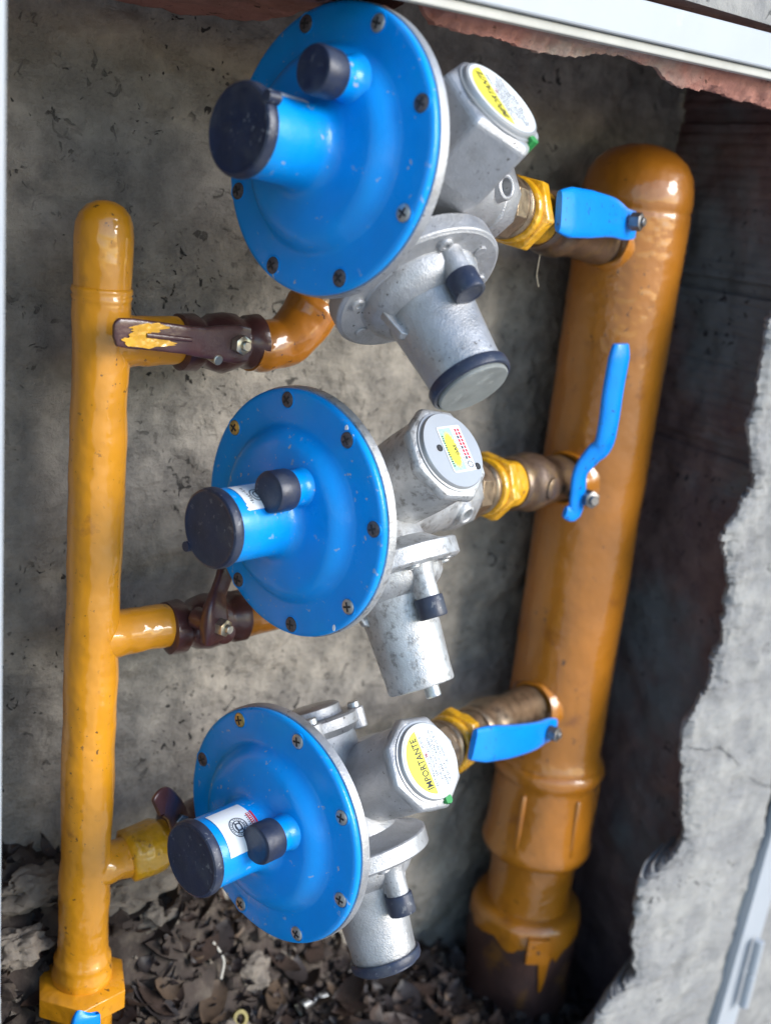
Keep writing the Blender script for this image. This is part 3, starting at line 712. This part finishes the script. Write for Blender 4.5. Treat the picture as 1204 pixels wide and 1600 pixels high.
        for k in range(22): rrect(ox - 15 + k * 1.3, oy - 4.6, ox - 14.2 + k * 1.3, oy - 3.6, .1, .32, .4, 3)
        for j in range(2):
            for k in range(9): rrect(ox - 9.5 + k * 2.9, oy - 8.2 - j * 3.4, ox - 7.1 + k * 2.9, oy - 5.8 - j * 3.4, .2, .32, .4, 4 if (j or k % 3) else 3)
        nn = 24; cx, cy = ox - 14, oy - 8.4
        for k in range(nn):
            a = 2 * math.pi * k / nn; a2 = 2 * math.pi * (k + 1) / nn
            b.add([fl @ Vector((cx + q * math.cos(w_), cy + q * math.sin(w_), .45)) for q, w_ in ((2.2, a), (3, a), (3, a2), (2.2, a2))], [(0, 1, 2, 3)], 3, False)
        part(b, 'sun_sticker', [WHT, YINK, INK, GINK, RINK, GRINK], pl)
        fq = frame(PC + hx * 2.2, hx, wup)
        for hxx, hyy in ((-16, -19.5), (3, 15)):
            h = MB(); h.cyl(fq @ Matrix.Translation((hxx, hyy, 0)), 2.8, .0, .25, 20); part(h, 'spanner_hole', DARK, pl)
    # --- shut-off unit: flange, barrel, reset boss
    F = G(*cfg['flange']); ba = unit(A * cfg.get('bsx', 0) + dn * math.cos(R(cfg['b_ang'])) + tw * math.sin(R(cfg['b_ang'])))
    BL = cfg['blen']; ff = frame(F, ba, tw.cross(dn)); AB = cfg.get('alub', AL)
    b = MB()
    r1 = cfg.get('r1', 61)
    b.lathe(ff, [(32, -60), (33, -40), (38, -24), (48, -17), (r1 - 6, -15), (r1 - 1, -14.6), (r1, -13.5), (r1, -1.2), (r1 - .8, -.3)], 96)
    b.lathe(ff, [(r1 - .8, -.3), (r1 - 2.2, .3), (r1 - 3, 1), (52, 1.2), (46, 1.4), (45, 2.2), (43.6, 9), (40, 14), (36, 17.5), (32.5, 20)], 96)
    # web ribs
    fl_ = part(b, 'shutoff_flange', AB, t, sharp=35)
    pA = (ff.to_3x3().inverted() @ A)
    a_A = math.atan2(pA.y, pA.x)     # direction of the supply side seen in the flange plane
    tdir = (tw - tw.dot(ba) * ba).normalized(); pT = (ff.to_3x3().inverted() @ tdir); a_T = math.atan2(pT.y, pT.x)
    for k in range(8):
        a = a_T + R(22.5 + 45 * k + cfg.get('foff', 0)); loc = Vector((math.cos(a) * 51, math.sin(a) * 51, 1.0))
        if k % 2 == 0:
            fs = frame(ff @ loc, ba); b = MB(); b.lathe(fs, [(6.6, -.5), (6.8, .6), (6.2, .8), (5.8, .5), (5.4, 2.0), (4.6, 2.6), (2.6, 2.6), (2.4, 1.2), (0, 1.2)], 26); part(b, 'bolt', AB if AB is ALU else ZINC, fl_)
        else:
            fs = frame(ff @ loc, ba); b = MB(); b.lathe(fs, [(4.6, -.5), (4.8, 1.1), (4.0, 1.7), (1.6, 1.7), (0, 1.2)], 20); part(b, 'bolt', AB, fl_)
    b = MB()
    e = BL
    b.lathe(ff, [(36, 8), (32.5, 18), (31.2, 26), (29.6, 42), (27.4, e - 12), (27.2, e - 2), (26.4, e), (24.6, e), (24.2, e - 4), (0, e - 4)], 80)
    for da in (-70, 110, 200):
        a = a_T + R(da); d = ff.to_3x3() @ Vector((math.cos(a), math.sin(a), 0)); q = d.cross(ba)
        m4 = Matrix((d, q, ba)).transposed().to_4x4(); m4.translation = F
        b.plate(Matrix((d, ba, q)).transposed().to_4x4() if False else frame_raw(F, d, ba, q), [(24, 6), (41, 3), (40, 12), (34, 34), (30, 36), (24, 34)], -3.4, 3.4)
    bar = part(b, 'shutoff_barrel', AB, t, bevel=.7, sharp=35)
    if cfg['end'] == 'capped':
        b = MB(); b.lathe(ff, [(27.6, e - 4), (29.4, e - 4), (30, e - 3), (30, e + 2), (29.2, e + 4), (27.5, e + 4.6), (26.6, e + 3.4), (0, e + 3.4)], 72); ec = part(b, 'end_cap', BLK, bar, sharp=40)
        b = MB(); b.lathe(ff, [(26.4, e + 2.6), (26.4, e + 6), (25.4, e + 7), (0, e + 7.4)], 64); part(b, 'cap_face', cfg['capm'], ec)
    else:
        b = MB(); b.lathe(ff, [(25.2, e - 5), (25.2, e - 1.2), (23, e - .8), (8, e - 1), (7.5, e - 2), (0, e - 2)], 64); ec = part(b, 'end_plate', AB, bar)
        fo = frame(ff @ Vector((math.cos(a_T) * 6 + 4, math.sin(a_T) * 6, e - 2)), ba); b = MB(); b.cyl(fo, 6.4, 0, 12, ch=1, seg=28); b.cyl(fo, 2.6, 11, 12.4, mi=1, seg=16); part(b, 'pin', [ZINC, DARK], ec)
    # reset boss, off centre
    a = a_T + R(cfg.get('boff', 0)); loc = Vector((math.cos(a) * 40, math.sin(a) * 40, cfg.get('bz', 0))); fo = frame(ff @ loc, ba, ff.to_3x3() @ Vector((math.cos(a), math.sin(a), 0)))
    b = MB(); b.lathe(fo, [(13, 0), (10.5, 6), (9.6, 14), (9.2, 38), (8, 38)], 40)
    b.box(fo, (-14, -6, 0), (0, 6, 26))
    bo = part(b, 'reset_boss', AB, t, bevel=.6)
    b = MB(); b.lathe(fo, [(9.4, 27), (11, 27.2), (11.4, 28), (11.4, 42), (10.8, 43.4), (9, 43.8), (8.4, 43.2), (0, 43.2)], 40); part(b, 'boss_cap', BLK, bo, sharp=40)
    # --- top cover opposite the barrel
    tc = -ba; ft = frame(Bc + A * cfg.get('tco', -6) + tc * 30, tc, A)
    b = MB(); b.lathe(ft, [(32, -4), (32, 22), (36, 26), (38, 28), (38, 36), (36, 38), (26, 38), (25, 40), (25, 46), (22, 48), (0, 48)], 48)
    for k in range(4):
        a = R(45 + 90 * k); b.cyl(ft @ Matrix.Translation((math.cos(a) * 36, math.sin(a) * 36, 0)), 7.5, 20, 38, ch=1, seg=24)
    tcv = part(b, 'top_cover', AL, t, sharp=35) if cfg.get('tcv', True) else None
    for k in range(4 if tcv else 0):
        a = R(45 + 90 * k); b = MB(); b.cyl(ft @ Matrix.Translation((math.cos(a) * 36, math.sin(a) * 36, 0)), 5, 37, 43, ch=.8, seg=20); part(b, 'bolt', ZINC, tcv)
    return t, Bc, ax, P
def frame_raw(o, x, y, z):
    m = Matrix((x, y, z)).transposed().to_4x4(); m.translation = Vector(o); return m
def cfg_hex(dn, tw, ang): return (dn * math.cos(R(ang)) + tw * math.sin(R(ang))).normalized()

V1 = (408, 95, 216); V2 = (403, 95, -27); V3 = (405, 95, -291)
def toward_point(D, axis, bc, V, L):
    A, dn, tw = axes_of(axis); B = Vector(D) + A * bc[0] + dn * bc[1] + tw * bc[2]; return B + (Vector(V) - B).normalized() * L
REG = [
 dict(D=(-26, -33, 266), ax=(1, .171, -.084), V=V1, L=126, bc=(70, 0, 4),
      c=dict(label='topmost blue gas regulator, its wide silver flange and capped barrel turned to the viewer',
             off=22, screws=[RUST, ZINC, RUST, RUST, RUST, RUST, RUST, ZINC], cap_t=80, vent=(29, 42), nub=40, lab=('plain', 6, 30, 34, 66), alu=ALU,
             plug=(64, -48, 86), hex_ang=137, plug_label='importante', ga=3.5, ports=[(92, 100, 10, 42)], flange=(71, 81, 37), b_ang=47, blen=80, r1=64, end='capped', capm=DUST, hexlong=True, ha0=.05, foff=0, boff=12, bz=-7)),
 dict(D=(-11, -6, 3.5), ax=(1, .173, -.005), V=V2, L=132, bc=(76, 0, 0),
      c=dict(label='weathered blue gas regulator in the middle, with a sunburst gas sticker and pitted open barrel',
             off=8, screws=[RUST, RUST, RUST, ZINCY, RUST, RUST, RUST, ZINC], cap_t=83, vent=(24, 29), nub=-140, lab=('torn', -6, 52, 38, 66), alu=ALUW,
             chips=[(-52, 92.5, 2.6), (57, 92.5, 2.4), (52, 92.8, 1.6)],
             plug=(88, -57, 74), hex_ang=128, plug_label='sun', ports=[(105, 72, 9, 39), (50, 190, 8, 44)], tcv=False, flange=(76, 53, 34), b_ang=31, blen=94, end='open', hexlong=False, ha0=.2, boff=8)),
 dict(D=(-24, -30, -248), ax=(1, .187, -.025), V=V3, L=130, bc=(76, 0, 0),
      c=dict(label='bottom blue gas regulator, bright screws and white emblem label on its tube',
             off=30, screws=[ZINC, ZINC, ZINCY, RUST, ZINC, ZINC, ZINC, ZINC], cap_t=84, vent=(34, 17), nub=None, lab=('emblem', -12, 72, 32, 68), alu=ALU,
             plug=(88, -62, 79), hex_ang=128, plug_label='importante', ga=3.3, ports=[(52, 112, 8, 44)], flange=(74, 46, 32), b_ang=28, bsx=.03, blen=84, end='capped', capm=BLK, hexlong=False, ha0=.2, boff=6)),
]
lines = []
for r in REG:
    P = toward_point(r['D'], r['ax'], r['bc'], r['V'], r['L']); r['c']['P'] = P; r['c']['bc'] = r['bc']
    regulator(r['D'], r['ax'], r['c']); lines.append((P, Vector(r['V'])))

LI = [dict(union='brass nipple and yellow painted nut beside the top regulator', valve='dark ball valve with short blue lever, topmost on the thick ochre pipe', pipe='y', vm=DBRS),
      dict(union='thickly painted yellow nut and nipple beside the middle regulator', valve='ball valve with long upright blue lever on the thick ochre pipe', pipe='y', vm=DBRS),
      dict(union='brass nipple and yellow nut beside the bottom regulator', valve='bronze ball valve with blue lever, lowest on the thick ochre pipe', pipe='b', vm=BRS)]
for i, ((P, V), li) in enumerate(zip(lines, LI)):
    c, ax, dn, tw, tv = supply_line(P, V + (V - P).normalized() * 12, 30, 0, li, None)
    if i == 1:
        st = at(910, 778, 45); b = MB()
        pts = [at(882, 800, 48), at(897, 800, 48), at(902, 770, 46), at(906, 738, 42), at(925, 712, 36), at(942, 694, 30), at(950, 660, 26), at(957, 610, 24), at(966, 560, 22), at(969, 537, 22)]
        b.ribbon(pts, (0, -1, 0), [12, 20, 22, 21, 25, 28, 27, 28, 28, 20], [5, 7, 7, 8, 9, 10, 11, 11, 11, 8], pw=2.3)
        part(b, 'lever', BLUE2, tv, sharp=60)
        b = MB(); f = frame(at(912, 776, 50), (-.25, -1, .05)); b.cyl(f, 9, -40, 0, seg=32); b.hexp(f, 9, 4, 16, ch=1.2); b.cyl(f, 5, 12, 20, ch=.8, seg=24); part(b, 'lever_nut', NUTM, tv)
    else:
        # lever lies along the pipe, pointing back towards the regulator
        if i == 0: pts = [at(990, 352, 50), at(975, 350, 44), at(955, 340, 36), at(920, 335, 22), at(890, 332, 10), at(872, 330, 4)]; wd = [26, 30, 36, 42, 43, 34]; bt = at(985, 346, 40)
        else: pts = [at(866, 1138, 50), at(852, 1142, 46), at(835, 1150, 36), at(800, 1158, 22), at(762, 1162, 8), at(738, 1163, 2)]; wd = [22, 28, 31, 35, 37, 30]; bt = at(857, 1144, 42)
        b = MB(); b.ribbon(pts, (.25, -1, .1), wd, [5, 6, 8, 9, 9, 6], pw=3.6); part(b, 'lever', BLUE2, tv, sharp=60)
        b = MB(); f = frame(bt, (.35, -1, .05)); b.cyl(f, 9, -36, -3, seg=32); b.hexp(f, 8.5, 0, 11, ch=1.2); b.cyl(f, 4.4, 8, 14, ch=.8, seg=24); part(b, 'lever_nut', NUTM, tv)

for (P, V) in lines:
    a = (V - P).normalized(); f = frame(V - a * 34 + Vector((14, 0, 0)), a); b = MB()
    b.lathe(f, [(25, 2), (27, 1), (28.5, 4), (30, 10), (34, 18), (40, 30), (20, 40)], 48, wob=3, wsc=.07); part(b, 'weld_collar', YEL_SHADED, INLET, sharp=80)

# --- outlet side: three maroon painted valves
def outlet_valve(z, x0, label, vm):
    t = thing('ball_valve', label, 'valve', (x0 + 35, LY, z), 'ball valves'); f = frame((x0, LY, z), (1, 0, 0), (0, -1, 0)); b = MB()
    b.lathe(f, [(0, -4), (18, -4), (22, -2), (22.5, 10), (19, 14), (18.5, 18), (22, 24), (24, 34), (22, 46), (19, 50), (19, 54), (22, 57), (22, 68), (19, 70), (0, 70)], 40, wob=1.4, wsc=.08)
    fs = frame((x0 + 36, LY, z), (0, -1, 0)); b.cyl(fs, 9, 16, 32); part(b, 'valve_body', vm, t, sharp=50); return t, Vector((x0 + 36, LY, z))
tv, c = outlet_valve(117, -60, 'maroon ball valve with yellow chipped flat lever left of the top regulator', BRN)
b = MB(); y0 = 58
pts = [at(388, 538, y0 + 2), at(372, 538, y0), at(345, 536, y0), at(318, 535, y0 - 2), at(290, 531, y0 - 6), at(250, 526, y0 - 6), at(205, 521, y0 - 6), at(184, 519, y0 - 6), at(177, 519, y0 - 6)]
b.ribbon(pts, (0, -1, 0), [26, 30, 27, 23, 21, 21, 21.5, 20, 8], [4, 5, 5, 5, 5, 5, 5, 5, 3], pw=5)
lv = part(b, 'lever', BRN, tv, sharp=60)
b = MB(); b.ribbon([at(300, 531, 48.4), at(260, 527, 47.8), at(230, 524, 47.8)], (0, -1, 0), [3, 4, 3], [2.2, 2.6, 1.6], pw=2.4); part(b, 'lever_ridge', BRN, lv)
# flaking yellow paint on the lever
b = MB(); n = 46; outer = []
for (cx, cy, sx, sy, sd) in ((232, 512, 28, 7.5, 1), (236, 536, 34, 7, 2), (222, 524, 16, 11, 3), (208, 533, 14, 8, 4), (250, 529, 12, 5, 5)):
    ring = []
    for k in range(n):
        a = 2 * math.pi * k / n; rr = 1 + .45 * fbm((math.cos(a) * 2, math.sin(a) * 2, sd * 4.7), .9, 4)
        ring.append(at(cx + sx * rr * math.cos(a), cy + sy * rr * math.sin(a), 48.9 - sd * .12))
    b.add([*ring, *[p + Vector((0, .6, 0)) for p in ring]], [list(range(n)), list(range(n, 2 * n))[::-1]] + [(k, (k + 1) % n, n + (k + 1) % n, n + k) for k in range(n)], 0, False)
part(b, 'yellow_paint_remnant', YELW, lv)
b = MB(); f = frame(at(370, 537, 58), (.1, -1, 0)); b.hexp(f, 7.6, 2, 10, ch=1); b.cyl(f, 3.8, 8, 14, ch=.6, seg=20); b.cyl(f, 9, -24, 0, mi=1, seg=24); part(b, 'lever_nut', [NUTB, BRN], tv)
b = MB(); f = frame(at(335, 559, 60), (.1, -1, -.2)); b.cyl(f, 4, -8, 6, seg=20); part(b, 'stop_pin', NUTB, tv)

tv, c = outlet_valve(-121, -58, 'maroon ball valve with its lever turned up, behind the middle regulator', BRN)
b = MB(); pts = [at(332, 1000, 58), at(335, 978, 56), at(337, 950, 58), at(342, 925, 64), at(350, 900, 70), at(352, 880, 74)]
b.ribbon(pts, (.3, -1, 0), [22, 27, 24, 18, 18, 14], [10, 12, 10, 6, 6, 4], pw=4.5); part(b, 'lever', BRN, tv, sharp=60)
b = MB(); f = frame(at(340, 977, 54), (.35, -1, 0)); b.hexp(f, 7.4, 2, 10, ch=1); b.cyl(f, 3.8, 8, 14, ch=.6, seg=20); b.cyl(f, 9, -24, 0, mi=1, seg=24); part(b, 'lever_nut', [NUTB, BRN], tv)

tv, c = outlet_valve(-318, -48, 'dark ball valve half hidden behind the bottom regulator cap', BRN)
b = MB(); pts = [at(286, 1300, 64), at(278, 1278, 60), at(270, 1262, 52), at(256, 1252, 44), at(244, 1262, 40)]
b.ribbon(pts, (.4, -1, .3), [20, 24, 22, 24, 16], [5, 5, 5, 5, 4], pw=4); part(b, 'lever', BRN, tv, sharp=60)
b = MB(); f = frame(at(276, 1282, 60), (.2, -1, .2)); b.hexp(f, 7, 2, 9, ch=1); part(b, 'lever_nut', NUTM, tv)

# elbows and runs that take the gas back to the regulators
def smooth_path(pts, n=10):
    P0 = [Vector(p) for p in pts]; out = []
    for i in range(len(P0) - 1):
        a, b_, c_, d = P0[max(i - 1, 0)], P0[i], P0[i + 1], P0[min(i + 2, len(P0) - 1)]
        for k in range(n):
            t_ = k / n; out.append(.5 * ((2 * b_) + (c_ - a) * t_ + (2 * a - 5 * b_ + 4 * c_ - d) * t_ ** 2 + (3 * b_ - a - 3 * c_ + d) * t_ ** 3))
    out.append(P0[-1]); return out
t = thing('pipe_elbow', 'ochre painted bent elbow between the maroon lever valve and the top regulator', 'elbow', (30, LY, 115), 'outlet bends')
b = MB(); pp = smooth_path([(2, 95, 115), (16, 95, 114), (34, 94, 118), (50, 93, 133), (62, 92, 151)]); nn = len(pp)
b.tube(pp, [20.5 + 2.6 * max(0, 1 - abs(i - nn + 5) / 5) + 1.5 * max(0, 1 - i / 5) for i in range(nn)], 48, wob=3.0, wsc=.045); part(b, 'elbow_body', YELW if False else YEL_SHADED, t, sharp=80)
b = MB(); b.tube(smooth_path([(60, 92, 148), (70, 90, 163), (74, 82, 178), (66, 60, 205), (52, 20, 240), (45, 0, 255)], 6), 14.5, 32); part(b, 'brass_nipple', BRS, t)
t = thing('pipe_elbow', 'ochre painted pipe running behind the middle blue disc', 'elbow', (40, LY, -118), 'outlet bends')
b = MB(); b.tube(smooth_path([(6, 95, -120), (30, 95, -119), (62, 95, -114), (80, 92, -90), (82, 80, -50), (74, 40, -10), (66, 20, 0)], 8), 20.5, 36, wob=1.6, wsc=.06); part(b, 'bent_pipe', YEL_SHADED, t, sharp=80)
t = thing('pipe_elbow', 'painted pipe hidden behind the bottom blue disc', 'elbow', (40, LY, -318), 'outlet bends')
b = MB(); b.tube(smooth_path([(16, 95, -318), (40, 95, -318), (66, 92, -310), (76, 80, -290), (66, 30, -262), (55, 0, -250)], 8), 19.5, 36, wob=1.6, wsc=.06); part(b, 'bent_pipe', YEL_SHADED, t, sharp=80)
# painted coupling on the lowest branch
t = thing('pipe_coupling', 'lumpy yellow coupling on the lowest branch of the slim pipe', 'coupling', (-78, LY, -330))
b = MB(); f = frame((-90, LY, -330), (1, 0, .12)); b.lathe(f, [(0, 0), (18, 0), (22.5, 2), (23.5, 8), (22.5, 22), (23.5, 30), (21, 35), (18.5, 37), (18, 46), (0, 46)], 48, wob=3, wsc=.07); part(b, 'coupling_body', YELW, t, sharp=80)
# bottom left valve lever
tv = thing('ball_valve', 'valve with blue lever tip under the slim yellow pipe at the lower left', 'valve', (LX, LY, -520), 'ball valves')
b = MB(); f = frame((LX, LY, -512), (0, 0, -1)); b.lathe(f, [(0, 0), (26, 0), (30, 10), (32, 28), (28, 46), (26, 70), (0, 70)], 40); part(b, 'valve_body', DBRS, tv)
b = MB(); pts = [at(134, 1583, 22), at(134, 1592, 20), at(134, 1620, 22), at(134, 1660, 40), at(134, 1690, 50)]; b.ribbon(pts, (0, -1, 0), [18, 24, 25, 24, 24], [5, 8, 8, 7, 6], pw=3.4); part(b, 'lever', BLUE2, tv, sharp=60)
b = MB(); f = frame(at(134, 1676, 50), (0, -1, 0)); b.hexp(f, 7, 2, 9, ch=1); b.cyl(f, 8, -26, 2, seg=24); part(b, 'lever_nut', NUTM, tv)

# ------------------------------------------------------------------ litter on the soil
rnd = random.Random(11)
def leaf_mesh(b, c, rot, Ls, Ws, mi, curl):
    n = 6; vs = []; fs = []
    for i in range(n + 1):
        u = i / n; w = Ws * math.sin(math.pi * min(1, max(0, u)) ** .8) * (1 + .2 * noise.noise(Vector((i, c[0], c[1]))))
        for j in (-1, 0, 1):
            p = Vector(((u - .5) * Ls, j * w * .5, curl * (abs(u - .5) * 2) ** 2 + abs(j) * curl * .45 + 1.5 * noise.noise(Vector((u * 3, j, c[0])))))
            vs.append(rot @ p + Vector(c))
    for i in range(n):
        for j in range(2): fs.append((i * 3 + j, i * 3 + j + 1, (i + 1) * 3 + j + 1, (i + 1) * 3 + j))
    b.add(vs, fs, mi, True)
from mathutils import Euler
b = MB()
for k in range(1700):
    x = rnd.uniform(-200, 560); y = rnd.uniform(-50, 176)
    z = floor_z(x, y) + rnd.uniform(2, 12)
    rot = Euler((rnd.gauss(0, .55), rnd.gauss(0, .5), rnd.uniform(0, 6.28))).to_matrix()
    leaf_mesh(b, (x, y, z), rot, rnd.uniform(6, 34) * rnd.uniform(.6, 1), rnd.uniform(4, 16) * rnd.uniform(.6, 1), rnd.choice([0, 1, 1, 1, 1, 0, 1, 2]), rnd.uniform(1, 7))
for k in range(170):
    x = rnd.uniform(-190, 420); y = rnd.uniform(-50, 150); z = floor_z(x, y) + rnd.uniform(7, 14)
    leaf_mesh(b, (x, y, z), Euler((rnd.gauss(0, .35), rnd.gauss(0, .35), rnd.uniform(0, 6.28))).to_matrix(), rnd.uniform(34, 58), rnd.uniform(18, 30), rnd.choice([0, 1, 1, 0, 1, 2]), rnd.uniform(2, 8))
o = b.build('leaf_litter', [LEAF1, LEAF2, LEAF3], sharp=80); tag(o, 'heap of dead brown leaves covering the bottom of the niche', 'leaf litter', kind='stuff')
b = MB()
for k in range(700):
    x = rnd.uniform(-210, 560); y = rnd.uniform(-55, 178); z = floor_z(x, y); rr = rnd.uniform(2, 5) if rnd.random() < .85 else rnd.uniform(6, 13)
    vs = []; n1, n2 = 10, 7
    for i in range(n2 + 1):
        for q in range(n1):
            th = math.pi * i / n2; ph = 2 * math.pi * q / n1; d = Vector((math.sin(th) * math.cos(ph), math.sin(th) * math.sin(ph), math.cos(th) * .75))
            vs.append(Vector((x, y, z + rr * .4)) + d * rr * (1 + .8 * noise.noise(d * 1.6 + Vector((k * 3.3, 0, 0)))))
    b.add(vs, [(i * n1 + q, i * n1 + (q + 1) % n1, (i + 1) * n1 + (q + 1) % n1, (i + 1) * n1 + q) for i in range(n2) for q in range(n1)], rnd.choice([0] * 9 + [1]))
o = b.build('soil_clods', [SOIL, STONE], sharp=50); tag(o, 'dark crumbs of soil and mortar mixed with the dead leaves', 'soil crumbs', kind='stuff')
def rock(px, py, y, r, label, seed, m=STONE, sq=(1, 1, 1)):
    c = at(px, py, y); b = MB(); n1, n2 = 56, 36; vs = []; fs = []
    for i in range(n2 + 1):
        for k in range(n1):
            th = math.pi * i / n2; ph = 2 * math.pi * k / n1
            d = Vector((math.sin(th) * math.cos(ph), math.sin(th) * math.sin(ph), math.cos(th)))
            rr = r * (1 + .42 * fbm(d * 40 + Vector((seed * 9, 0, 0)), .04, 6)); vs.append(c + Vector((d.x * rr * sq[0], d.y * rr * sq[1], d.z * rr * sq[2])))
    for i in range(n2):
        for k in range(n1): k2 = (k + 1) % n1; fs.append((i * n1 + k, i * n1 + k2, (i + 1) * n1 + k2, (i + 1) * n1 + k))
    b.add(vs, fs); o = b.build('rubble', m, org=c, sharp=40); tag(o, label, 'rubble', 'mortar rubble'); return o
def surf(px, py):
    for y in range(-55, 176, 3):
        p = at(px, py, y)
        if p.z < floor_z(p.x, y): return y
    return 174
rock(385, 1525, surf(385, 1525), 24, 'large pale lump of mortar below the bottom blue disc', 1, sq=(1.2, .8, .8))
rock(205, 1385, 150, 30, 'broad mortar heap against the wall right of the slim yellow pipe', 2, sq=(1.5, .7, .6))
rock(240, 1430, surf(240, 1430), 18, 'small crumb of mortar beneath the lowest yellow branch', 3, sq=(1.3, .8, .7))
rock(60, 1385, 150, 28, 'mortar lump in the corner left of the slim yellow pipe', 4, sq=(1.4, .7, .6))
rock(30, 1480, 120, 20, 'dark crumb of mortar low at the left edge', 6, sq=(1.2, .8, .8))
rock(445, 1500, surf(445, 1500), 10, 'grey pebble of mortar right of the large pale lump', 5)
rock(1000, 1590, 120, 22, 'mortar lump right of the taped pipe foot', 8, sq=(1.5, .8, .6))
# twig, loose metal pin, scrap
def lift(px, py, h=0): 
    y = surf(px, py) - 8; return at(px, py, y)
b = MB(); pts = [lift(333, 1472), lift(343, 1486), lift(350, 1503), lift(345, 1530)]; b.tube(smooth_path(pts, 4), [1.3] * 13, 8); o = b.build('twig', mat('bleached_twig', (.55, .52, .46), .7), org=pts[0]); tag(o, 'thin bleached twig on the dead leaves', 'twig')
p0 = lift(470, 1572); p1 = lift(508, 1556); b = MB(); f = frame(p0, p1 - p0); Lp = (p1 - p0).length
b.cyl(f, 5.2, 0, Lp, seg=28); o = b.build('metal_pin', ZINC, org=p0); tag(o, 'short shiny metal pin lying among the leaves', 'metal pin')
c = lift(463, 1580); b = MB(); leaf_mesh(b, c, Euler((1.1, .3, 1.2)).to_matrix(), 22, 12, 0, 3); o = b.build('plastic_scrap', mat('white_scrap', (.62, .62, .50), .5), org=c); tag(o, 'crumpled whitish scrap beside the metal pin', 'scrap')
c = lift(372, 1592); b = MB(); f = frame(c, (.1, -.8, .5)); b.lathe(f, [(5, 0), (8.6, 0), (9, 2), (8.6, 5), (5, 5), (4.6, 3)], 28, closed=True); o = b.build('ring_scrap', mat('faded_yellow_plastic', (.22, .18, .05), .6, var=.5, vscale=80), org=c); tag(o, 'faded yellow ring half buried at the bottom edge', 'ring')

# root thread hanging from the top union
b = MB(); b.tube(smooth_path([at(843, 398, 40), at(840, 415, 40), at(838, 432, 40), at(841, 448, 40)], 4), .5, 6); o = b.build('fibre', mat('dry_fibre', (.35, .30, .22), .8)); tag(o, 'thin fibre hanging under the top yellow nut', 'fibre')
